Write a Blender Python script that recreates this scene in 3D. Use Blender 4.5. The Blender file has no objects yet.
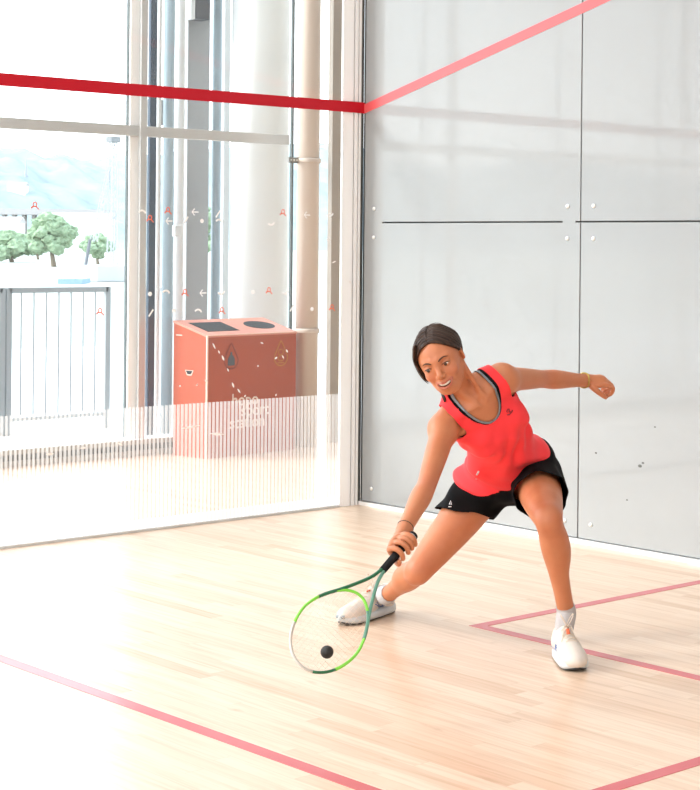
import bpy, bmesh, math, random, os
import numpy as np
from mathutils import Vector, Matrix, noise
random.seed(7)
COL = bpy.context.scene.collection

# ---------------------------------------------------------------- camera
# court frame: x runs along the glass back wall, y along the side wall towards the front wall, z up; the back corner is the origin
FPX, PX, PY = 1756.8, 479.85, 244.9
CAM = np.array([6.1643, 7.3659, 1.4221]); YAW = -2.3344; ROLL = .0094
FW = np.array([math.cos(YAW), math.sin(YAW), 0.])
_r = np.array([math.sin(YAW), -math.cos(YAW), 0.]); _u = np.array([0, 0, 1.])
R2 = math.cos(ROLL)*_r + math.sin(ROLL)*_u
U2 = -math.sin(ROLL)*_r + math.cos(ROLL)*_u
def ray(x, y): return FW + R2*(x-PX)/FPX - U2*(y-PY)/FPX
def ony(x, y, Y):
    v = ray(x, y); return CAM + v*((Y-CAM[1])/v[1])
def onx(x, y, X):
    v = ray(x, y); return CAM + v*((X-CAM[0])/v[0])
cd = bpy.data.cameras.new('camera'); cam = bpy.data.objects.new('camera', cd); COL.objects.link(cam)
cd.sensor_fit = 'HORIZONTAL'; cd.sensor_width = 36; cd.lens = FPX/700*36
cd.shift_x = -(PX-350)/700; cd.shift_y = (PY-395)/700
M = Matrix.Identity(4)
for i in range(3):
    M[i][0] = R2[i]; M[i][1] = U2[i]; M[i][2] = -FW[i]; M[i][3] = CAM[i]
cam.matrix_world = M
bpy.context.scene.camera = cam
cd.clip_end = 3000

# ---------------------------------------------------------------- materials
def newmat(name):
    m = bpy.data.materials.new(name); m.use_nodes = True
    nt = m.node_tree; nt.nodes.clear()
    out = nt.nodes.new('ShaderNodeOutputMaterial')
    return m, nt, out
def mat(name, col, rough=.5, metal=0, bump=0, bscale=200, var=0, vscale=8, coat=0, sss=0, spec=.5, alpha=1):
    m, nt, out = newmat(name)
    p = nt.nodes.new('ShaderNodeBsdfPrincipled')
    p.inputs['Base Color'].default_value = (*col, 1); p.inputs['Roughness'].default_value = rough
    p.inputs['Metallic'].default_value = metal; p.inputs['Coat Weight'].default_value = coat
    p.inputs['Specular IOR Level'].default_value = spec
    if sss:
        p.inputs['Subsurface Weight'].default_value = sss
        p.inputs['Subsurface Radius'].default_value = (.02, .007, .004); p.inputs['Subsurface Scale'].default_value = .4
    tc = nt.nodes.new('ShaderNodeTexCoord')
    if var:
        n = nt.nodes.new('ShaderNodeTexNoise'); n.inputs['Scale'].default_value = vscale; n.inputs['Detail'].default_value = 4
        nt.links.new(tc.outputs['Object'], n.inputs['Vector'])
        mx = nt.nodes.new('ShaderNodeMix'); mx.data_type = 'RGBA'
        mx.inputs[6].default_value = (*[max(0, c*(1-var)) for c in col], 1); mx.inputs[7].default_value = (*[min(1, c*(1+var)) for c in col], 1)
        nt.links.new(n.outputs['Fac'], mx.inputs[0]); nt.links.new(mx.outputs[2], p.inputs['Base Color'])
    if bump:
        n2 = nt.nodes.new('ShaderNodeTexNoise'); n2.inputs['Scale'].default_value = bscale; n2.inputs['Detail'].default_value = 3
        nt.links.new(tc.outputs['Object'], n2.inputs['Vector'])
        b = nt.nodes.new('ShaderNodeBump'); b.inputs['Strength'].default_value = bump; b.inputs['Distance'].default_value = .002
        nt.links.new(n2.outputs['Fac'], b.inputs['Height']); nt.links.new(b.outputs['Normal'], p.inputs['Normal'])
    nt.links.new(p.outputs[0], out.inputs[0])
    return m

def glass_mat(name, tint=(.97, .99, .98), dust=.03, frit=False):
    """thin pane: clear, a fresnel reflection, a little dust, and on the court wall a band of printed white pinstripes"""
    m, nt, out = newmat(name); L = nt.links.new
    tr = nt.nodes.new('ShaderNodeBsdfTransparent'); tr.inputs[0].default_value = (*tint, 1)
    gl = nt.nodes.new('ShaderNodeBsdfGlossy'); gl.inputs['Roughness'].default_value = .01
    lw = nt.nodes.new('ShaderNodeLayerWeight'); lw.inputs[0].default_value = .5
    f5 = nt.nodes.new('ShaderNodeMath'); f5.operation = 'POWER'; L(lw.outputs['Facing'], f5.inputs[0]); f5.inputs[1].default_value = 5
    fr = nt.nodes.new('ShaderNodeMath'); fr.operation = 'MULTIPLY_ADD'; L(f5.outputs[0], fr.inputs[0]); fr.inputs[1].default_value = .9; fr.inputs[2].default_value = .022
    mx = nt.nodes.new('ShaderNodeMixShader'); L(fr.outputs[0], mx.inputs[0]); L(tr.outputs[0], mx.inputs[1]); L(gl.outputs[0], mx.inputs[2])
    df = nt.nodes.new('ShaderNodeBsdfDiffuse'); df.inputs[0].default_value = (.9, .9, .9, 1)
    tl = nt.nodes.new('ShaderNodeBsdfTranslucent'); tl.inputs[0].default_value = (.9, .9, .9, 1)
    ds = nt.nodes.new('ShaderNodeMixShader'); ds.inputs[0].default_value = .5; L(df.outputs[0], ds.inputs[1]); L(tl.outputs[0], ds.inputs[2])
    m2 = nt.nodes.new('ShaderNodeMixShader'); m2.inputs[0].default_value = dust
    L(mx.outputs[0], m2.inputs[1]); L(ds.outputs[0], m2.inputs[2])
    if frit:
        tc = nt.nodes.new('ShaderNodeTexCoord'); sp = nt.nodes.new('ShaderNodeSeparateXYZ'); L(tc.outputs['Object'], sp.inputs[0])
        def mth(op, a, b=None, c=None):
            n = nt.nodes.new('ShaderNodeMath'); n.operation = op
            for i, v in enumerate((a, b, c)):
                if v is None: continue
                if isinstance(v, (int, float)): n.inputs[i].default_value = v
                else: L(v, n.inputs[i])
            return n.outputs[0]
        fx = mth('FRACT', mth('MULTIPLY', sp.outputs[0], 1/.0236))
        line = mth('LESS_THAN', fx, .36)
        zz = mth('LESS_THAN', sp.outputs[2], .612)
        low = mth('MULTIPLY', mth('LESS_THAN', sp.outputs[2], .06), .35)
        a = mth('MULTIPLY', mth('ADD', mth('MULTIPLY', line, .42), .05), zz)
        a = mth('MAXIMUM', a, low)
        L(mth('MAXIMUM', a, dust), m2.inputs[0])
    L(m2.outputs[0], out.inputs[0])
    return m

# ---------------------------------------------------------------- mesh helpers
def link(name, me, m=None, parent=None, smooth=False):
    o = bpy.data.objects.new(name, me); COL.objects.link(o)
    if m is not None:
        for mm in (m if isinstance(m, (list, tuple)) else [m]): me.materials.append(mm)
    if parent is not None: o.parent = parent
    if smooth: me.shade_smooth()
    return o
class MB:
    def __init__(s): s.bm = bmesh.new()
    def box(s, a, b, rot=None, bevel=0, mi=0):
        a = Vector(a); b = Vector(b); c = (a+b)/2; d = b-a
        r = bmesh.ops.create_cube(s.bm, size=1, matrix=Matrix.Translation(c) @ Matrix.Diagonal((abs(d.x), abs(d.y), abs(d.z), 1)))
        vs = r['verts']
        if bevel:
            es = list({e for v in vs for e in v.link_edges})
            g = bmesh.ops.bevel(s.bm, geom=es, offset=bevel, segments=2, affect='EDGES', profile=.5)
            vs = g['verts']
        return s
    def poly(s, pts, d):
        """flat outline pts (3D) swept by vector d"""
        d = Vector(d); A = [s.bm.verts.new(p) for p in pts]; B = [s.bm.verts.new(Vector(p)+d) for p in pts]
        n = len(pts); s.bm.faces.new(A[::-1]); s.bm.faces.new(B)
        for i in range(n): s.bm.faces.new((A[i], A[(i+1) % n], B[(i+1) % n], B[i]))
        return s
    def tube(s, pts, rad, seg=10, closed=False, flat=None):
        """round (or flattened) tube through pts; rad may be a list"""
        P = [Vector(p) for p in pts]; n = len(P)
        rads = rad if isinstance(rad, (list, tuple)) else [rad]*n
        rings = []; up = None
        for i in range(n):
            t = (P[(i+1) % n]-P[(i-1) % n]) if closed else (P[min(i+1, n-1)]-P[max(i-1, 0)])
            t.normalize()
            if up is None:
                up = Vector((0, 0, 1)) if abs(t.z) < .9 else Vector((1, 0, 0))
                if flat is not None: up = Vector(flat)
            if flat is not None: up = Vector(flat)
            x = t.cross(up); x.normalize(); y = x.cross(t); y.normalize(); up = y
            r = rads[i]; rx, ry = (r if isinstance(r, tuple) else (r, r))
            rings.append([s.bm.verts.new(P[i]+x*math.cos(a)*rx+y*math.sin(a)*ry) for a in [2*math.pi*k/seg for k in range(seg)]])
        m = n if closed else n-1
        for i in range(m):
            A = rings[i]; B = rings[(i+1) % n]
            for k in range(seg): s.bm.faces.new((A[k], A[(k+1) % seg], B[(k+1) % seg], B[k]))
        if not closed:
            s.bm.faces.new(rings[0][::-1]); s.bm.faces.new(rings[-1])
        return s
    def cyl(s, a, b, r, seg=24): return s.tube([a, b], r, seg)
    def sphere(s, c, r, seg=16, rings=10, mtx=None):
        mm = Matrix.Translation(Vector(c)) @ (mtx or Matrix.Identity(4)) @ Matrix.Diagonal((*(r if isinstance(r, (tuple, list)) else (r, r, r)), 1))
        bmesh.ops.create_uvsphere(s.bm, u_segments=seg, v_segments=rings, radius=1, matrix=mm); return s
    def build(s, name, m=None, parent=None, smooth=False):
        bmesh.ops.recalc_face_normals(s.bm, faces=s.bm.faces)
        me = bpy.data.meshes.new(name); s.bm.to_mesh(me); s.bm.free()
        o = link(name, me, m, parent, smooth)
        return o
def empty(name, loc=(0, 0, 0)):
    o = bpy.data.objects.new(name, None); o.empty_display_size = .1; COL.objects.link(o); o.location = loc; return o
def tag(o, label=None, cat=None, group=None, kind=None):
    if label: o['label'] = label
    if cat: o['category'] = cat
    if group: o['group'] = group
    if kind: o['kind'] = kind
    return o
def struct(o): o['kind'] = 'structure'; return o
# ================================================================ SETTING
# floor: maple strips running along y
def floor_mat():
    m, nt, out = newmat('maple_floor'); L = nt.links.new
    def mth(op, a, b=None):
        n = nt.nodes.new('ShaderNodeMath'); n.operation = op
        for i, v in enumerate((a, b)):
            if v is None: continue
            if isinstance(v, (int, float)): n.inputs[i].default_value = v
            else: L(v, n.inputs[i])
        return n.outputs[0]
    tc = nt.nodes.new('ShaderNodeTexCoord'); sp = nt.nodes.new('ShaderNodeSeparateXYZ'); L(tc.outputs['Object'], sp.inputs[0])
    xs = mth('DIVIDE', sp.outputs[0], .062); row = mth('FLOOR', xs)
    wn = nt.nodes.new('ShaderNodeTexWhiteNoise'); wn.noise_dimensions = '1D'; L(row, wn.inputs['W'])
    ys = mth('ADD', mth('DIVIDE', sp.outputs[1], .85), mth('MULTIPLY', wn.outputs['Value'], 7.3)); cl = mth('FLOOR', ys)
    cb = nt.nodes.new('ShaderNodeCombineXYZ'); L(row, cb.inputs[0]); L(cl, cb.inputs[1])
    w2 = nt.nodes.new('ShaderNodeTexWhiteNoise'); w2.noise_dimensions = '2D'; L(cb.outputs[0], w2.inputs['Vector'])
    ramp = nt.nodes.new('ShaderNodeValToRGB'); cr = ramp.color_ramp
    cr.elements[0].position = 0; cr.elements[0].color = (.68, .46, .31, 1)
    cr.elements[1].position = 1; cr.elements[1].color = (.80, .61, .46, 1)
    e = cr.elements.new(.15); e.color = (.74, .53, .38, 1); e = cr.elements.new(.55); e.color = (.78, .58, .43, 1)
    L(w2.outputs['Value'], ramp.inputs[0])
    mp = nt.nodes.new('ShaderNodeMapping'); mp.inputs['Scale'].default_value = (38, 1.6, 1); L(tc.outputs['Object'], mp.inputs[0])
    ad = nt.nodes.new('ShaderNodeVectorMath'); ad.operation = 'ADD'; L(mp.outputs[0], ad.inputs[0]); L(w2.outputs['Color'], ad.inputs[1])
    gr = nt.nodes.new('ShaderNodeTexNoise'); gr.inputs['Scale'].default_value = 1.6; gr.inputs['Detail'].default_value = 5; L(ad.outputs[0], gr.inputs['Vector'])
    m1 = nt.nodes.new('ShaderNodeMix'); m1.data_type = 'RGBA'; m1.blend_type = 'MULTIPLY'; m1.inputs[0].default_value = .55
    gy = nt.nodes.new('ShaderNodeValToRGB'); gy.color_ramp.elements[0].position = .3; gy.color_ramp.elements[0].color = (.72, .62, .5, 1); gy.color_ramp.elements[1].position = .55; gy.color_ramp.elements[1].color = (1, 1, 1, 1)
    L(gr.outputs['Fac'], gy.inputs[0]); L(ramp.outputs[0], m1.inputs[6]); L(gy.outputs[0], m1.inputs[7])
    # board seams
    fx = mth('FRACT', xs); sx = mth('LESS_THAN', fx, .025); fy = mth('FRACT', ys); sy = mth('LESS_THAN', fy, .003)
    sm = mth('MULTIPLY', mth('MAXIMUM', sx, sy), .35)
    m2 = nt.nodes.new('ShaderNodeMix'); m2.data_type = 'RGBA'; L(sm, m2.inputs[0]); L(m1.outputs[2], m2.inputs[6]); m2.inputs[7].default_value = (.42, .27, .15, 1)
    # sparse scuffs
    n3 = nt.nodes.new('ShaderNodeTexNoise'); n3.inputs['Scale'].default_value = 5.5; n3.inputs['Detail'].default_value = 6
    mp3 = nt.nodes.new('ShaderNodeMapping'); mp3.inputs['Scale'].default_value = (2.4, .8, 1); L(tc.outputs['Object'], mp3.inputs[0]); L(mp3.outputs[0], n3.inputs['Vector'])
    r3 = nt.nodes.new('ShaderNodeValToRGB'); r3.color_ramp.elements[0].position = .66; r3.color_ramp.elements[0].color = (0, 0, 0, 1); r3.color_ramp.elements[1].position = .74; r3.color_ramp.elements[1].color = (.6, .6, .6, 1)
    L(n3.outputs['Fac'], r3.inputs[0])
    m3 = nt.nodes.new('ShaderNodeMix'); m3.data_type = 'RGBA'; L(r3.outputs[0], m3.inputs[0]); L(m2.outputs[2], m3.inputs[6]); m3.inputs[7].default_value = (.52, .34, .2, 1)
    p = nt.nodes.new('ShaderNodeBsdfPrincipled'); L(m3.outputs[2], p.inputs['Base Color'])
    p.inputs['Roughness'].default_value = .42; p.inputs['Specular IOR Level'].default_value = .5
    p.inputs['Coat Weight'].default_value = .6; p.inputs['Coat Roughness'].default_value = .22
    L(p.outputs[0], out.inputs[0]); return m
struct(MB().box((-4.5, -2.72, -.12), (14, 11.5, 0)).build('floor', floor_mat()))
white_paint = mat('white_paint', (.86, .87, .87), .5)
ceil_m = mat('ceiling_paint', (.82, .83, .84), .8)
struct(MB().box((-4.5, -2.95, 6.6), (14.2, 11.7, 6.75)).build('ceiling', ceil_m))
struct(MB().box((-4.5, 11.5, -.1), (14.2, 11.65, 6.6)).build('wall_front', mat('front_wall_plaster', (.8, .8, .8), .7)))
struct(MB().box((-4.7, -2.95, -.1), (-4.5, 11.65, 6.6)).build('wall_end', mat('end_wall_plaster', (.8, .79, .77), .7)))

# side wall of the court: grey-white back-painted glass panels with dark joints and point fixings
panel_m, nt, out = newmat('grey_glass_panel')
p = nt.nodes.new('ShaderNodeBsdfPrincipled'); p.inputs['Base Color'].default_value = (.345, .362, .37, 1); p.inputs['Roughness'].default_value = .05
p.inputs['Specular IOR Level'].default_value = .55
n = nt.nodes.new('ShaderNodeTexNoise'); n.inputs['Scale'].default_value = .8; tc = nt.nodes.new('ShaderNodeTexCoord'); nt.links.new(tc.outputs['Object'], n.inputs[0])
b = nt.nodes.new('ShaderNodeBump'); b.inputs['Strength'].default_value = .03; b.inputs['Distance'].default_value = .05
nt.links.new(n.outputs['Fac'], b.inputs['Height']); nt.links.new(b.outputs[0], p.inputs['Normal']); nt.links.new(p.outputs[0], out.inputs[0])
dark_gap = mat('dark_joint', (.10, .105, .1), .7)
sw = struct(MB().box((-.09, -.02, 0), (-.02, 11.5, 6.6)).build('wall_side', dark_gap))
ZS = [.022, 1.5375, 3.06, 4.58, 6.59]
YS = [.012, 1.6225, 3.24, 4.86, 6.48, 8.1, 9.72, 11.49]
bolt_m = mat('fixing_cap', (.85, .85, .84), .35, .2)
for j in range(len(YS)-1):
    for i in range(len(ZS)-1):
        g = .004
        MB().box((-.019, YS[j]+g, ZS[i]+g), (0, YS[j+1]-g, ZS[i+1]-g), bevel=.001).build('wall_panel', panel_m, sw)
        if j < 2:
            for (yy, zz) in ((YS[j]+.085, ZS[i]+.075), (YS[j+1]-.085, ZS[i]+.075), (YS[j]+.085, ZS[i+1]-.08), (YS[j+1]-.085, ZS[i+1]-.08)):
                MB().cyl((0, yy, zz), (.004, yy, zz), .0105, 14).build('panel_fixing', bolt_m, sw, True)
MB().box((-.02, 1.505, 1.53), (.001, 1.59, 1.545)).build('joint_bracket', panel_m, sw)
MB().box((-.02, .02, 1.53), (.001, .165, 1.545)).build('joint_bracket', panel_m, sw)
struct(MB().box((-.02, 0, 0), (.012, 11.5, .020)).build('baseboard_side', mat('white_strip', (.93, .93, .92), .4)))
red = mat('red_court_paint', (.56, .045, .06), .42, coat=.8)
red.node_tree.nodes['Principled BSDF'].inputs['Coat Roughness'].default_value = .22
red_side = mat('red_out_line', (.80, .12, .13), .4)
red_tape = mat('red_tape', (.50, .006, .018), .4, spec=.3)
# out line on the side wall, rising from 2.13 m at the back to 4.57 m at the front
k = (4.57-2.13)/9.75
MB().poly([(0, 0, 2.13), (0, 9.75, 4.57), (0, 9.75, 4.62), (0, 0, 2.18)], (.0022, 0, 0)).build('out_line', red_side, sw)

for (a_, c_, w_) in ((640, 466, .012), (643, 463, .008), (655, 427, .006), (596, 453, .007), (627, 500, .006)):
    q = onx(a_, c_, 0); MB().sphere((.0004, q[1], q[2]), (.0006, w_, w_*.6), 10, 6).build('scuff_mark', dark_gap, sw, True)
# floor markings
fl = bpy.data.objects['floor']
def fline(x0, y0, x1, y1): MB().box((x0, y0, 0), (x1, y1, .0012)).build('floor_line', red, fl)
fline(1.6, 2.61, 1.65, 4.26); fline(0.014, 2.61, 1.6, 2.66)
fline(0.014, 4.26, 6.4, 4.31)
fline(3.175, 0.03, 3.225, 4.26)
fline(4.75, 2.61, 4.80, 4.26); fline(4.80, 2.61, 6.4, 2.66)

# glass back wall
frame_m = mat('white_aluminium', (.97, .97, .97), .35)
glass_court = glass_mat('court_glass', (.985, .992, .988), .008, True)
wb = struct(empty('wall_back', (0, 0, 0)))
MB().box((.146, -.006, .012), (2.6, .006, 6.55)).build('glass_pane', glass_court, wb)
MB().box((2.604, -.006, .012), (6.4, .006, 6.55)).build('glass_pane', glass_court, wb)
for (a, b_, d) in ((.072, .146, .03), (.040, .062, .03), (.017, .031, .03)):
    MB().box((a, -.014, 0), (b_, d-.03, 6.59)).build('corner_post', frame_m, wb)
MB().box((.0, -.020, 0), (.142, -.0145, 6.59)).build('post_gasket', dark_gap, wb)
MB().box((-.019, -.040, 0), (.012, -.0205, 6.59)).build('post_gasket', dark_gap, wb)
MB().box((.001, -.014, 0), (.0165, -.004, 6.59)).build('post_gasket', dark_gap, wb)
MB().box((.15, -.018, 0), (6.4, .008, .012)).build('floor_channel', mat('grey_channel', (.6, .61, .6), .5), wb)
MB().box((.0, .0062, 2.133), (6.4, .0085, 2.192)).build('out_line', red_tape, wb)
# printed marks on the glass: little orange players, white arrows, arcs, dots and strokes
orange = mat('orange_print', (.85, .16, .08), .5); whitep = mat('white_print', (.95, .95, .95), .5)
def mark(kind, x, z, s, m):
    b = MB(); y = .0075
    def st(pts, w=.006): b.tube([(x-q[0]*s, y, z+q[1]*s) for q in pts], [(w, .0007)]*len(pts), 6, flat=(0, 1, 0))
    if kind == 'player':
        st([(math.cos(a)*.45, .35+math.sin(a)*.5) for a in [i*math.pi*2/12 for i in range(13)]], .0026)
        st([(1.0, -.75), (.3, -.1)], .0028); st([(-.35, -.1), (-.95, -.4)], .003); st([(-.85, -.6), (-.6, .0)], .0022)
    elif kind == 'arrow':
        st([(1, 0), (-.9, 0)], .0030); st([(-.1, .8), (-.9, 0), (-.1, -.8)], .0030)
    elif kind == 'arc':
        st([(math.cos(a), math.sin(a)*.9-.3) for a in [.2+i*2.4/8 for i in range(9)]], .0048)
    elif kind == 'cup':
        st([(math.cos(a), math.sin(a)*.9+.4) for a in [-.2-i*2.4/8 for i in range(9)]], .0048)
    elif kind == 'dot': b.poly([(x+.011*math.cos(t), y-.0005, z+.011*math.sin(t)) for t in [i*math.pi/8 for i in range(16)]], (0, .001, 0))
    elif kind == 'stroke': st([(.5, -.9), (-.5, .9)][::-1] and [(-.6, -.8), (.6, .8)], .0045)
    o = b.build({'player': 'player_mark', 'arrow': 'arrow_mark', 'arc': 'arc_mark', 'cup': 'arc_mark', 'dot': 'dot_mark', 'stroke': 'stroke_mark'}[kind], m, wb)
marks = [('player', 35, 206), ('arc', 142, 213), ('player', 150, 219), ('player', 168, 211), ('arrow', 169, 221), ('stroke', 186, 220), ('arrow', 195, 212),
         ('dot', 202, 221), ('stroke', 218, 214), ('arc', 219, 222), ('player', 283, 213), ('cup', 271, 223), ('arrow', 307, 215), ('cup', 330, 214), ('dot', 351, 213),
         ('player', 100, 312), ('dot', 150, 294), ('arc', 166, 293), ('player', 185, 293), ('arrow', 203, 293), ('cup', 221, 292), ('stroke', 151, 313), ('dot', 174, 311),
         ('arc', 198, 312), ('player', 222, 311), ('player', 269, 291), ('dot', 253, 292), ('cup', 285, 292), ('stroke', 292, 308), ('dot', 312, 309), ('player', 332, 308), ('arrow', 351, 308)]
for kd, a, c in marks:
    q = ony(a, c, 0.0075)
    if q[0] > .15: mark(kd, q[0], q[2], .021, orange if kd == 'player' else whitep)
# ball scuffs, chalky dabs on the glass
scuff = mat('chalk_scuff', (.93, .9, .88), .8)
for (a, c, l, ang) in ((214, 346, .035, -60), (219, 352, .02, -60), (223, 358, .03, -62), (228, 370, .02, -60), (233, 385, .03, -65), (239, 391, .028, -50), (262, 343, .02, -20), (276, 358, .02, 30),
                       (283, 357, .022, -55), (287, 351, .02, -55), (206, 381, .02, -35), (197, 385, .012, 40), (191, 427, .11, 4), (217, 434, .08, -7), (245, 396, .015, 45), (276, 395, .012, 70), (258, 366, .01, 80),
                       (50, 454, .04, 0), (83, 448, .03, 0), (120, 444, .03, -30), (350, 282, .02, -45), (334, 262, .03, 20), (328, 240, .02, -40), (180, 386, .01, 30)):
    q = ony(a, c, .0072); t = math.radians(ang); w = random.uniform(.0035, .007)
    n_ = 6
    MB().tube([(q[0]-math.cos(t)*l*(i/n_-.5), .0072, q[2]+math.sin(t)*l*(i/n_-.5)) for i in range(n_+1)], [(w*math.sin(math.pi*(i+.4)/(n_+.8)), .0006) for i in range(n_+1)], 6, flat=(0, 1, 0)).build('scuff_mark', scuff, wb)

# ---------------- window wall of the hall at y = -2.6
steel = mat('brushed_steel', (.62, .63, .63), .4, .4)
seal = mat('window_seal', (.10, .12, .12), .5)
winglass = glass_mat('window_glass', (.97, .99, 1), .006)
ww = struct(empty('window_1', (0, -2.7, 0))); ww_o = Vector((0, -2.7, 0))
def wbx(name, a, b_, m, bevel=0):
    return MB().box(Vector(a)-ww_o, Vector(b_)-ww_o, bevel=bevel).build(name, m, ww)
MULL = [ony(142.5, 300, -2.64)[0], 3.1, 5.93, 8.8, 11.6]
for x in MULL: wbx('mullion', (x-.026, -2.665, 0), (x+.026, -2.64, 6.6), steel, .003)
for x in (ony(127, 300, -2.74)[0], 1.4, 2.9, 4.4, 5.7, 7.2, 8.6, 10.0): wbx('glazing_bead', (x-.006, -2.765, .0), (x+.006, -2.74, 6.6), seal)
xb = ony(291.5, 300, -2.745)[0]
wbx('glazing_bead', (xb-.007, -2.77, .0), (xb+.007, -2.745, 6.6), seal)
wbx('transom', (-1.54, -2.70, 2.125), (14, -2.66, 2.195), steel, .003)
wbx('transom', (-1.54, -2.70, 4.6), (14, -2.66, 4.67), steel, .003)
wbx('white_frame', (ony(139, 300, -2.685)[0], -2.70, 0), (ony(128.5, 300, -2.685)[0], -2.685, 6.6), frame_m)
for k_ in range(len(MULL)):
    wbx('white_frame', (MULL[k_]+.03, -2.70, 0), (MULL[k_]+.10, -2.685, 6.6), frame_m) if k_ else None
xs_ = [-4.4, xb, ony(127, 300, -2.75)[0], 1.4, 2.9, 4.4, 5.7, 7.2, 8.6, 10.0, 14]
for i in range(len(xs_)-1): wbx('glass_pane', (xs_[i], -2.757, .0), (xs_[i+1], -2.749, 6.6), winglass)
kick = mat('kick_plate', (.36, .34, .31), .45, .3)
wbx('kick_plate', (-1.42, -2.62, 0), (14, -2.60, .038), kick); wbx('kick_plate', (-1.42, -2.62, .078), (14, -2.60, .108), kick)
wbx('kick_gap', (-1.42, -2.65, .0), (14, -2.622, .1), dark_gap)
wbx('sill', (-1.42, -2.76, .1), (14, -2.605, .112), frame_m)
# end window of the hall (left of the camera)
w2 = struct(empty('window_2', (14, 4, 0)))
for y in (-2.7, .5, 3.7, 6.9, 10.1): MB().box((-.05, y-4-.03, 0), (.05, y-4+.03, 6.6)).build('mullion', steel, w2)
MB().box((-.05, -6.7, 2.6), (.05, 7.5, 2.67)).build('transom', steel, w2)
MB().box((-.005, -6.7, 0), (.005, 7.5, 6.6)).build('glass_pane', winglass, w2)

# hall corner behind the court: pipe, white strip, beige column
beige = mat('beige_paint', (.42, .37, .32), .5)
cream = mat('cream_paint', (.66, .57, .50), .35)
xp = ony(307, 300, -2.36)[0]
pc = empty('service_pipe', (xp, -2.36, 0))
tag(pc, 'tall cream round pipe standing right of the red recycling bin', 'pipe')
MB().cyl((0, 0, 0), (0, 0, 6.59), .079, 40).build('pipe', cream, pc, True)
for z in (2.0, .81, 4.4):
    b = MB().tube([(math.cos(a)*.087, math.sin(a)*.087, z) for a in [i*math.pi*2/24 for i in range(24)]], [(.003, .017)]*24, 8, closed=True)
    b.build('clamp_ring', cream, pc, True)
    if z > 1: MB().box((.08, -.012, z-.02), (.17, .0, z+.02)).build('clamp_bracket', mat('galvanised', (.35, .35, .33), .4, .7), pc)
for x in (.10, .125, .15):
    MB().cyl((x, .0, 2.0), (x, .002, 2.0), .007, 10).build('bolt', white_paint, pc)
def corner_box(px_l, px_r, ymin, ymax, z1, name, m, z0=0):
    # axis-aligned post whose near-left and far-right corners show at these two columns of the picture
    return MB().box((ony(px_r, 300, ymax)[0], ymin, z0), (ony(px_l, 300, ymin)[0], ymax, z1), bevel=.003).build(name, m)
struct(corner_box(326.5, 342, -2.47, -2.42, 6.6, 'column_beige', beige))
# ================================================================ OUTSIDE
struct(MB().box((-30, -14, -.4), (40, -2.78, -.03)).build('ground_terrace', mat('pale_paving', (.62, .61, .59), .9, var=.1, vscale=3)))
gm = mat('far_ground', (.42, .44, .40), .95, var=.25, vscale=.02)
struct(MB().box((-1500, -1500, -2.4), (1500, -14, -2.0)).build('ground_far', gm))
conc = mat('white_concrete', (.95, .94, .92), .8, var=.05, vscale=3, bump=.2)
pr_ = [ony(x, 250, -3.5)[0] for x in (224, 292)]
def vert(name, pxa, pxb, Y, m, label, cat, group=None, round_=False, z0=-.03, z1=7.4, deep=None):
    a = ony(pxa, 250, Y)[0]; b_ = ony(pxb, 250, Y)[0]; c = (a+b_)/2; w = abs(a-b_)
    if round_:
        w *= .72   # seen from 45 degrees: a cylinder fills a wider stretch than its diameter on the plane
        o = MB().cyl((0, 0, z0), (0, 0, z1), w/2, 40).build(name, m, None, True)
    else:
        d = deep or w*.5
        o = MB().box((-w/2, -d/2, z0), (w/2, d/2, z1), bevel=.004).build(name, m)
    o.location = (c, Y, 0)
    return tag(o, label, cat, group)
vert('concrete_column', 226, 291, -3.6, conc, 'thick round white concrete column outside, behind the bin', 'column', round_=True)
blueg = mat('blue_grey_steel', (.075, .10, .135), .25, .4)
pale_blue = mat('pale_blue_steel', (.36, .43, .47), .3, .3)
greym = mat('perforated_grey', (.42, .425, .43), .6, var=.08, vscale=30)
vert('cladding_strip', 147.5, 156, -3.3, blueg, 'dark blue-grey cladding strip just right of the steel mullion', 'cladding', deep=.03)
vert('service_pipe', 155, 160.5, -3.15, white_paint, 'thin white vertical pipe outside between dark cladding and steel pipe', 'pipe', round_=True)
vert('downpipe', 161, 174, -3.7, pale_blue, 'left of two pale blue-grey steel downpipes outside', 'pipe', round_=True)
vert('service_pipe', 173, 184, -3.5, white_paint, 'wide white vertical pipe outside directly above the bin left edge', 'pipe', round_=True)
vert('steel_post', 184, 206, -3.9, greym, 'flat grey perforated steel post outside above the bin', 'post', deep=.06)
vert('downpipe', 210, 221, -3.9, pale_blue, 'right of two pale blue-grey steel downpipes, beside the concrete column', 'pipe', round_=True)
vert('steel_post', 221, 227, -4.3, mat('light_grey_steel', (.55, .55, .54), .5), 'narrow pale grey post outside touching the concrete column edge', 'post', deep=.05)
q = ony(198, 20, -3.8); jb = empty('lamp_box', (q[0], -3.808, q[2]))
tag(jb, 'dark grey box lamp fixed high on the grey post outside', 'lamp')
MB().box((-.075, -.06, 0), (.055, .06, .4), bevel=.006).build('housing', mat('dark_grey_metal', (.11, .115, .13), .5), jb)
MB().box((.06, -.06, -.005), (.1, .06, .4), bevel=.004).build('bracket', white_paint, jb)
q = ony(165, 72, -3.5); jb = empty('junction_box', (q[0], -3.635, 2.3)); tag(jb, 'small grey junction box on the pale pipe outside, above the red line', 'box')
MB().box((-.06, -.03, -.02), (.06, .03, .17), bevel=.005).build('housing', mat('mid_grey_metal', (.3, .31, .32), .5), jb)
for z in (.05, .09): MB().cyl((.0, .03, z), (0, .036, z), .01, 10).build('screw', white_paint, jb)
q = ony(177, 231, -3.3); o = MB().box((-.03, -.02, -.04), (.03, .02, .04), bevel=.005).build('wall_switch', white_paint); o.location = (q[0], -3.3, q[2]); tag(o, 'small white box fixed to the wide white pipe outside', 'box')

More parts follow.
